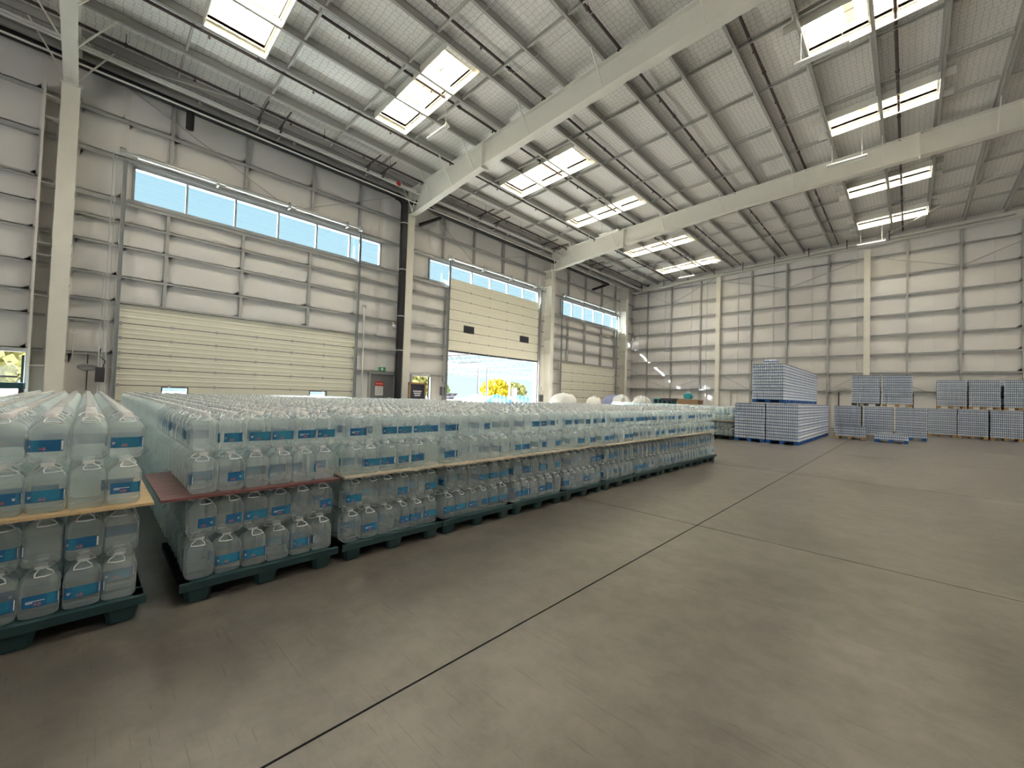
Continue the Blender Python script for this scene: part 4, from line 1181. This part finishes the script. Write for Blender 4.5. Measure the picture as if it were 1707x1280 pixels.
build('roof_sheet', MB().box(-40, 18, 4.7, -35.6, 31.5, 4.76), ALU, cn)
for y in (18.5, 31.6, 33.0, 48): build('post', MB().box(-36.1, y - 0.09, 0, -35.9, y + 0.09, 4.5), TRUSSW, cn)
for y in (30.5, 45): build('post', MB().box(-44.1, y - 0.09, 0, -43.9, y + 0.09, 4.5), TRUSSW, cn)
def tree(x, y, h, r, matl, lb, seed, zc=None):
    rd = random.Random(seed)
    t = thing('tree', lb, 'tree', (x, y, 0), group='trees outside')
    build('trunk', MB().tube([(0, 0, 0), (0.05, 0.03, h * 0.4), (0.0, 0.0, h * 0.75)], 0.12, 7), BARK, t)
    mb = MB(); zc = zc or h * 0.6
    for q in range(900):
        while True:
            a, b, c = rd.uniform(-1, 1), rd.uniform(-1, 1), rd.uniform(-1, 1)
            d = a * a + b * b + c * c
            if 0.25 < d < 1: break
        p = Vector((a * r, b * r, zc + c * (h - zc)))
        e1 = Vector((rd.uniform(-1, 1), rd.uniform(-1, 1), rd.uniform(-1, 1))).normalized() * r * 0.13
        e2 = e1.cross(Vector((rd.uniform(-1, 1), rd.uniform(-1, 1), rd.uniform(-1, 1)))).normalized() * r * 0.10
        mb.add([p - e1, p + e2, p + e1, p - e2], [(0, 1, 2, 3)])
    build('crown', mb, matl, t)
tree(-49, 47.0, 3.9, 2.6, LEAFY, 'round bright yellow tree beyond the open door', 1)
tree(-52, 53.0, 3.7, 3.2, LEAFP, 'pale olive tree right of the yellow tree', 2)
tree(-58, 57.0, 4.0, 3.0, LEAFP, 'pale olive tree farthest right beyond the open door', 3)
tree(-52, 38.0, 3.1, 1.4, LEAFG, 'small green tree at the left side of the open door', 4)
tree(-40, 27.0, 4.8, 2.4, LEAFP, 'pale tree seen through the narrow doorway behind the notice board', 5)
tree(-38, -4.2, 5.5, 3.2, LEAFP, 'sparse tree seen through the leftmost doorway', 6)
tree(-18.5 + 5.5, 62, 5.5, 3.4, LEAFY, 'yellow tree seen through the back wall doorway', 7)
GO = 'wrapped loads in the yard'
for k, (y, w, m_, lb) in enumerate(((22.6, 1.3, SIGNWHITE, 'white wrapped load standing outside the open door'), (25.0, 2.3, BLUEW, 'blue wrapped load outside, middle of the open door'), (27.8, 2.6, BLUEW, 'bright blue wrapped load outside, right of the open door'))):
    t = thing('wrapped_load', lb, 'pallet load', (-26, y, 0), group=GO)
    build('wrapped_body', lump(0.6, w / 2, 1.5, 30 + k, 24, 6, 12, 0.02), m_, t)
    for q in range(5): build('strap', MB().box(0.58, -w / 2 + 0.1 + q * w / 5, 0.2, 0.62, -w / 2 + 0.13 + q * w / 5, 1.42), SIGNWHITE, t)
    build('wood_base', MB().box(-0.6, -w / 2, -0.02, 0.6, w / 2, 0.1), WOOD, t)
t = thing('tyre_heap', 'dark heap of tyres outside at the left of the open door', 'tyres', (-21, 16.2, -0.06), kind='stuff')
mb = MB(); rd = random.Random(5)
for q in range(14):
    c = Vector((rd.uniform(-0.5, 0.5), rd.uniform(-0.6, 0.6), 0.14 + 0.22 * (q // 2)))
    mb.tube([(c.x + 0.28 * cos(k * pi / 6), c.y + 0.28 * sin(k * pi / 6), c.z) for k in range(13)], 0.1, 6)
build('tyre', mb, INK, t)
t = thing('lamp_totem', 'slim dark kiosk with a lit white face by the right door jamb', 'kiosk', (-19.3, 20.2, 0))
build('kiosk_case', MB().box(-0.08, -0.2, 0, 0.08, 0.2, 2.0), DARK, t); build('kiosk_face', MB().box(0.08, -0.12, 0.5, 0.085, 0.12, 1.85), SIGNWHITE, t)
t = thing('water_dispenser_jug', 'large banded water jug on a dark table at the leftmost doorway', 'jug', (-17.0, -1.42, 1.42))
build('jug_body', MB().rings([(0.13, 0, 2), (0.15, 0.03, 2), (0.15, 0.12, 2), (0.138, 0.14, 2), (0.15, 0.16, 2), (0.15, 0.28, 2), (0.138, 0.3, 2), (0.15, 0.32, 2), (0.15, 0.40, 2), (0.05, 0.48, 2), (0.04, 0.52, 2)], 14), WATER, t)
build('jug_band', MB().tube([(0, 0, 0.13), (0, 0, 0.18)], 0.153, 14), GREYDOOR, t)
build('jug_cap', MB().tube([(0, 0, 0.52), (0, 0, 0.56)], 0.04, 8), CAPW, t)
t = thing('dark_table', 'dark petrol-coloured table holding the large water jug', 'table', (-17.0, -1.75, 0))
build('table_top', MB().box(-0.3, -0.6, 1.26, 0.3, 0.6, 1.42), PETROL, t)
for a in (-0.25, 0.25):
    for b in (-0.55, 0.55): build('leg', MB().box(a - 0.03, b - 0.03, 0, a + 0.03, b + 0.03, 1.26), DARK, t)
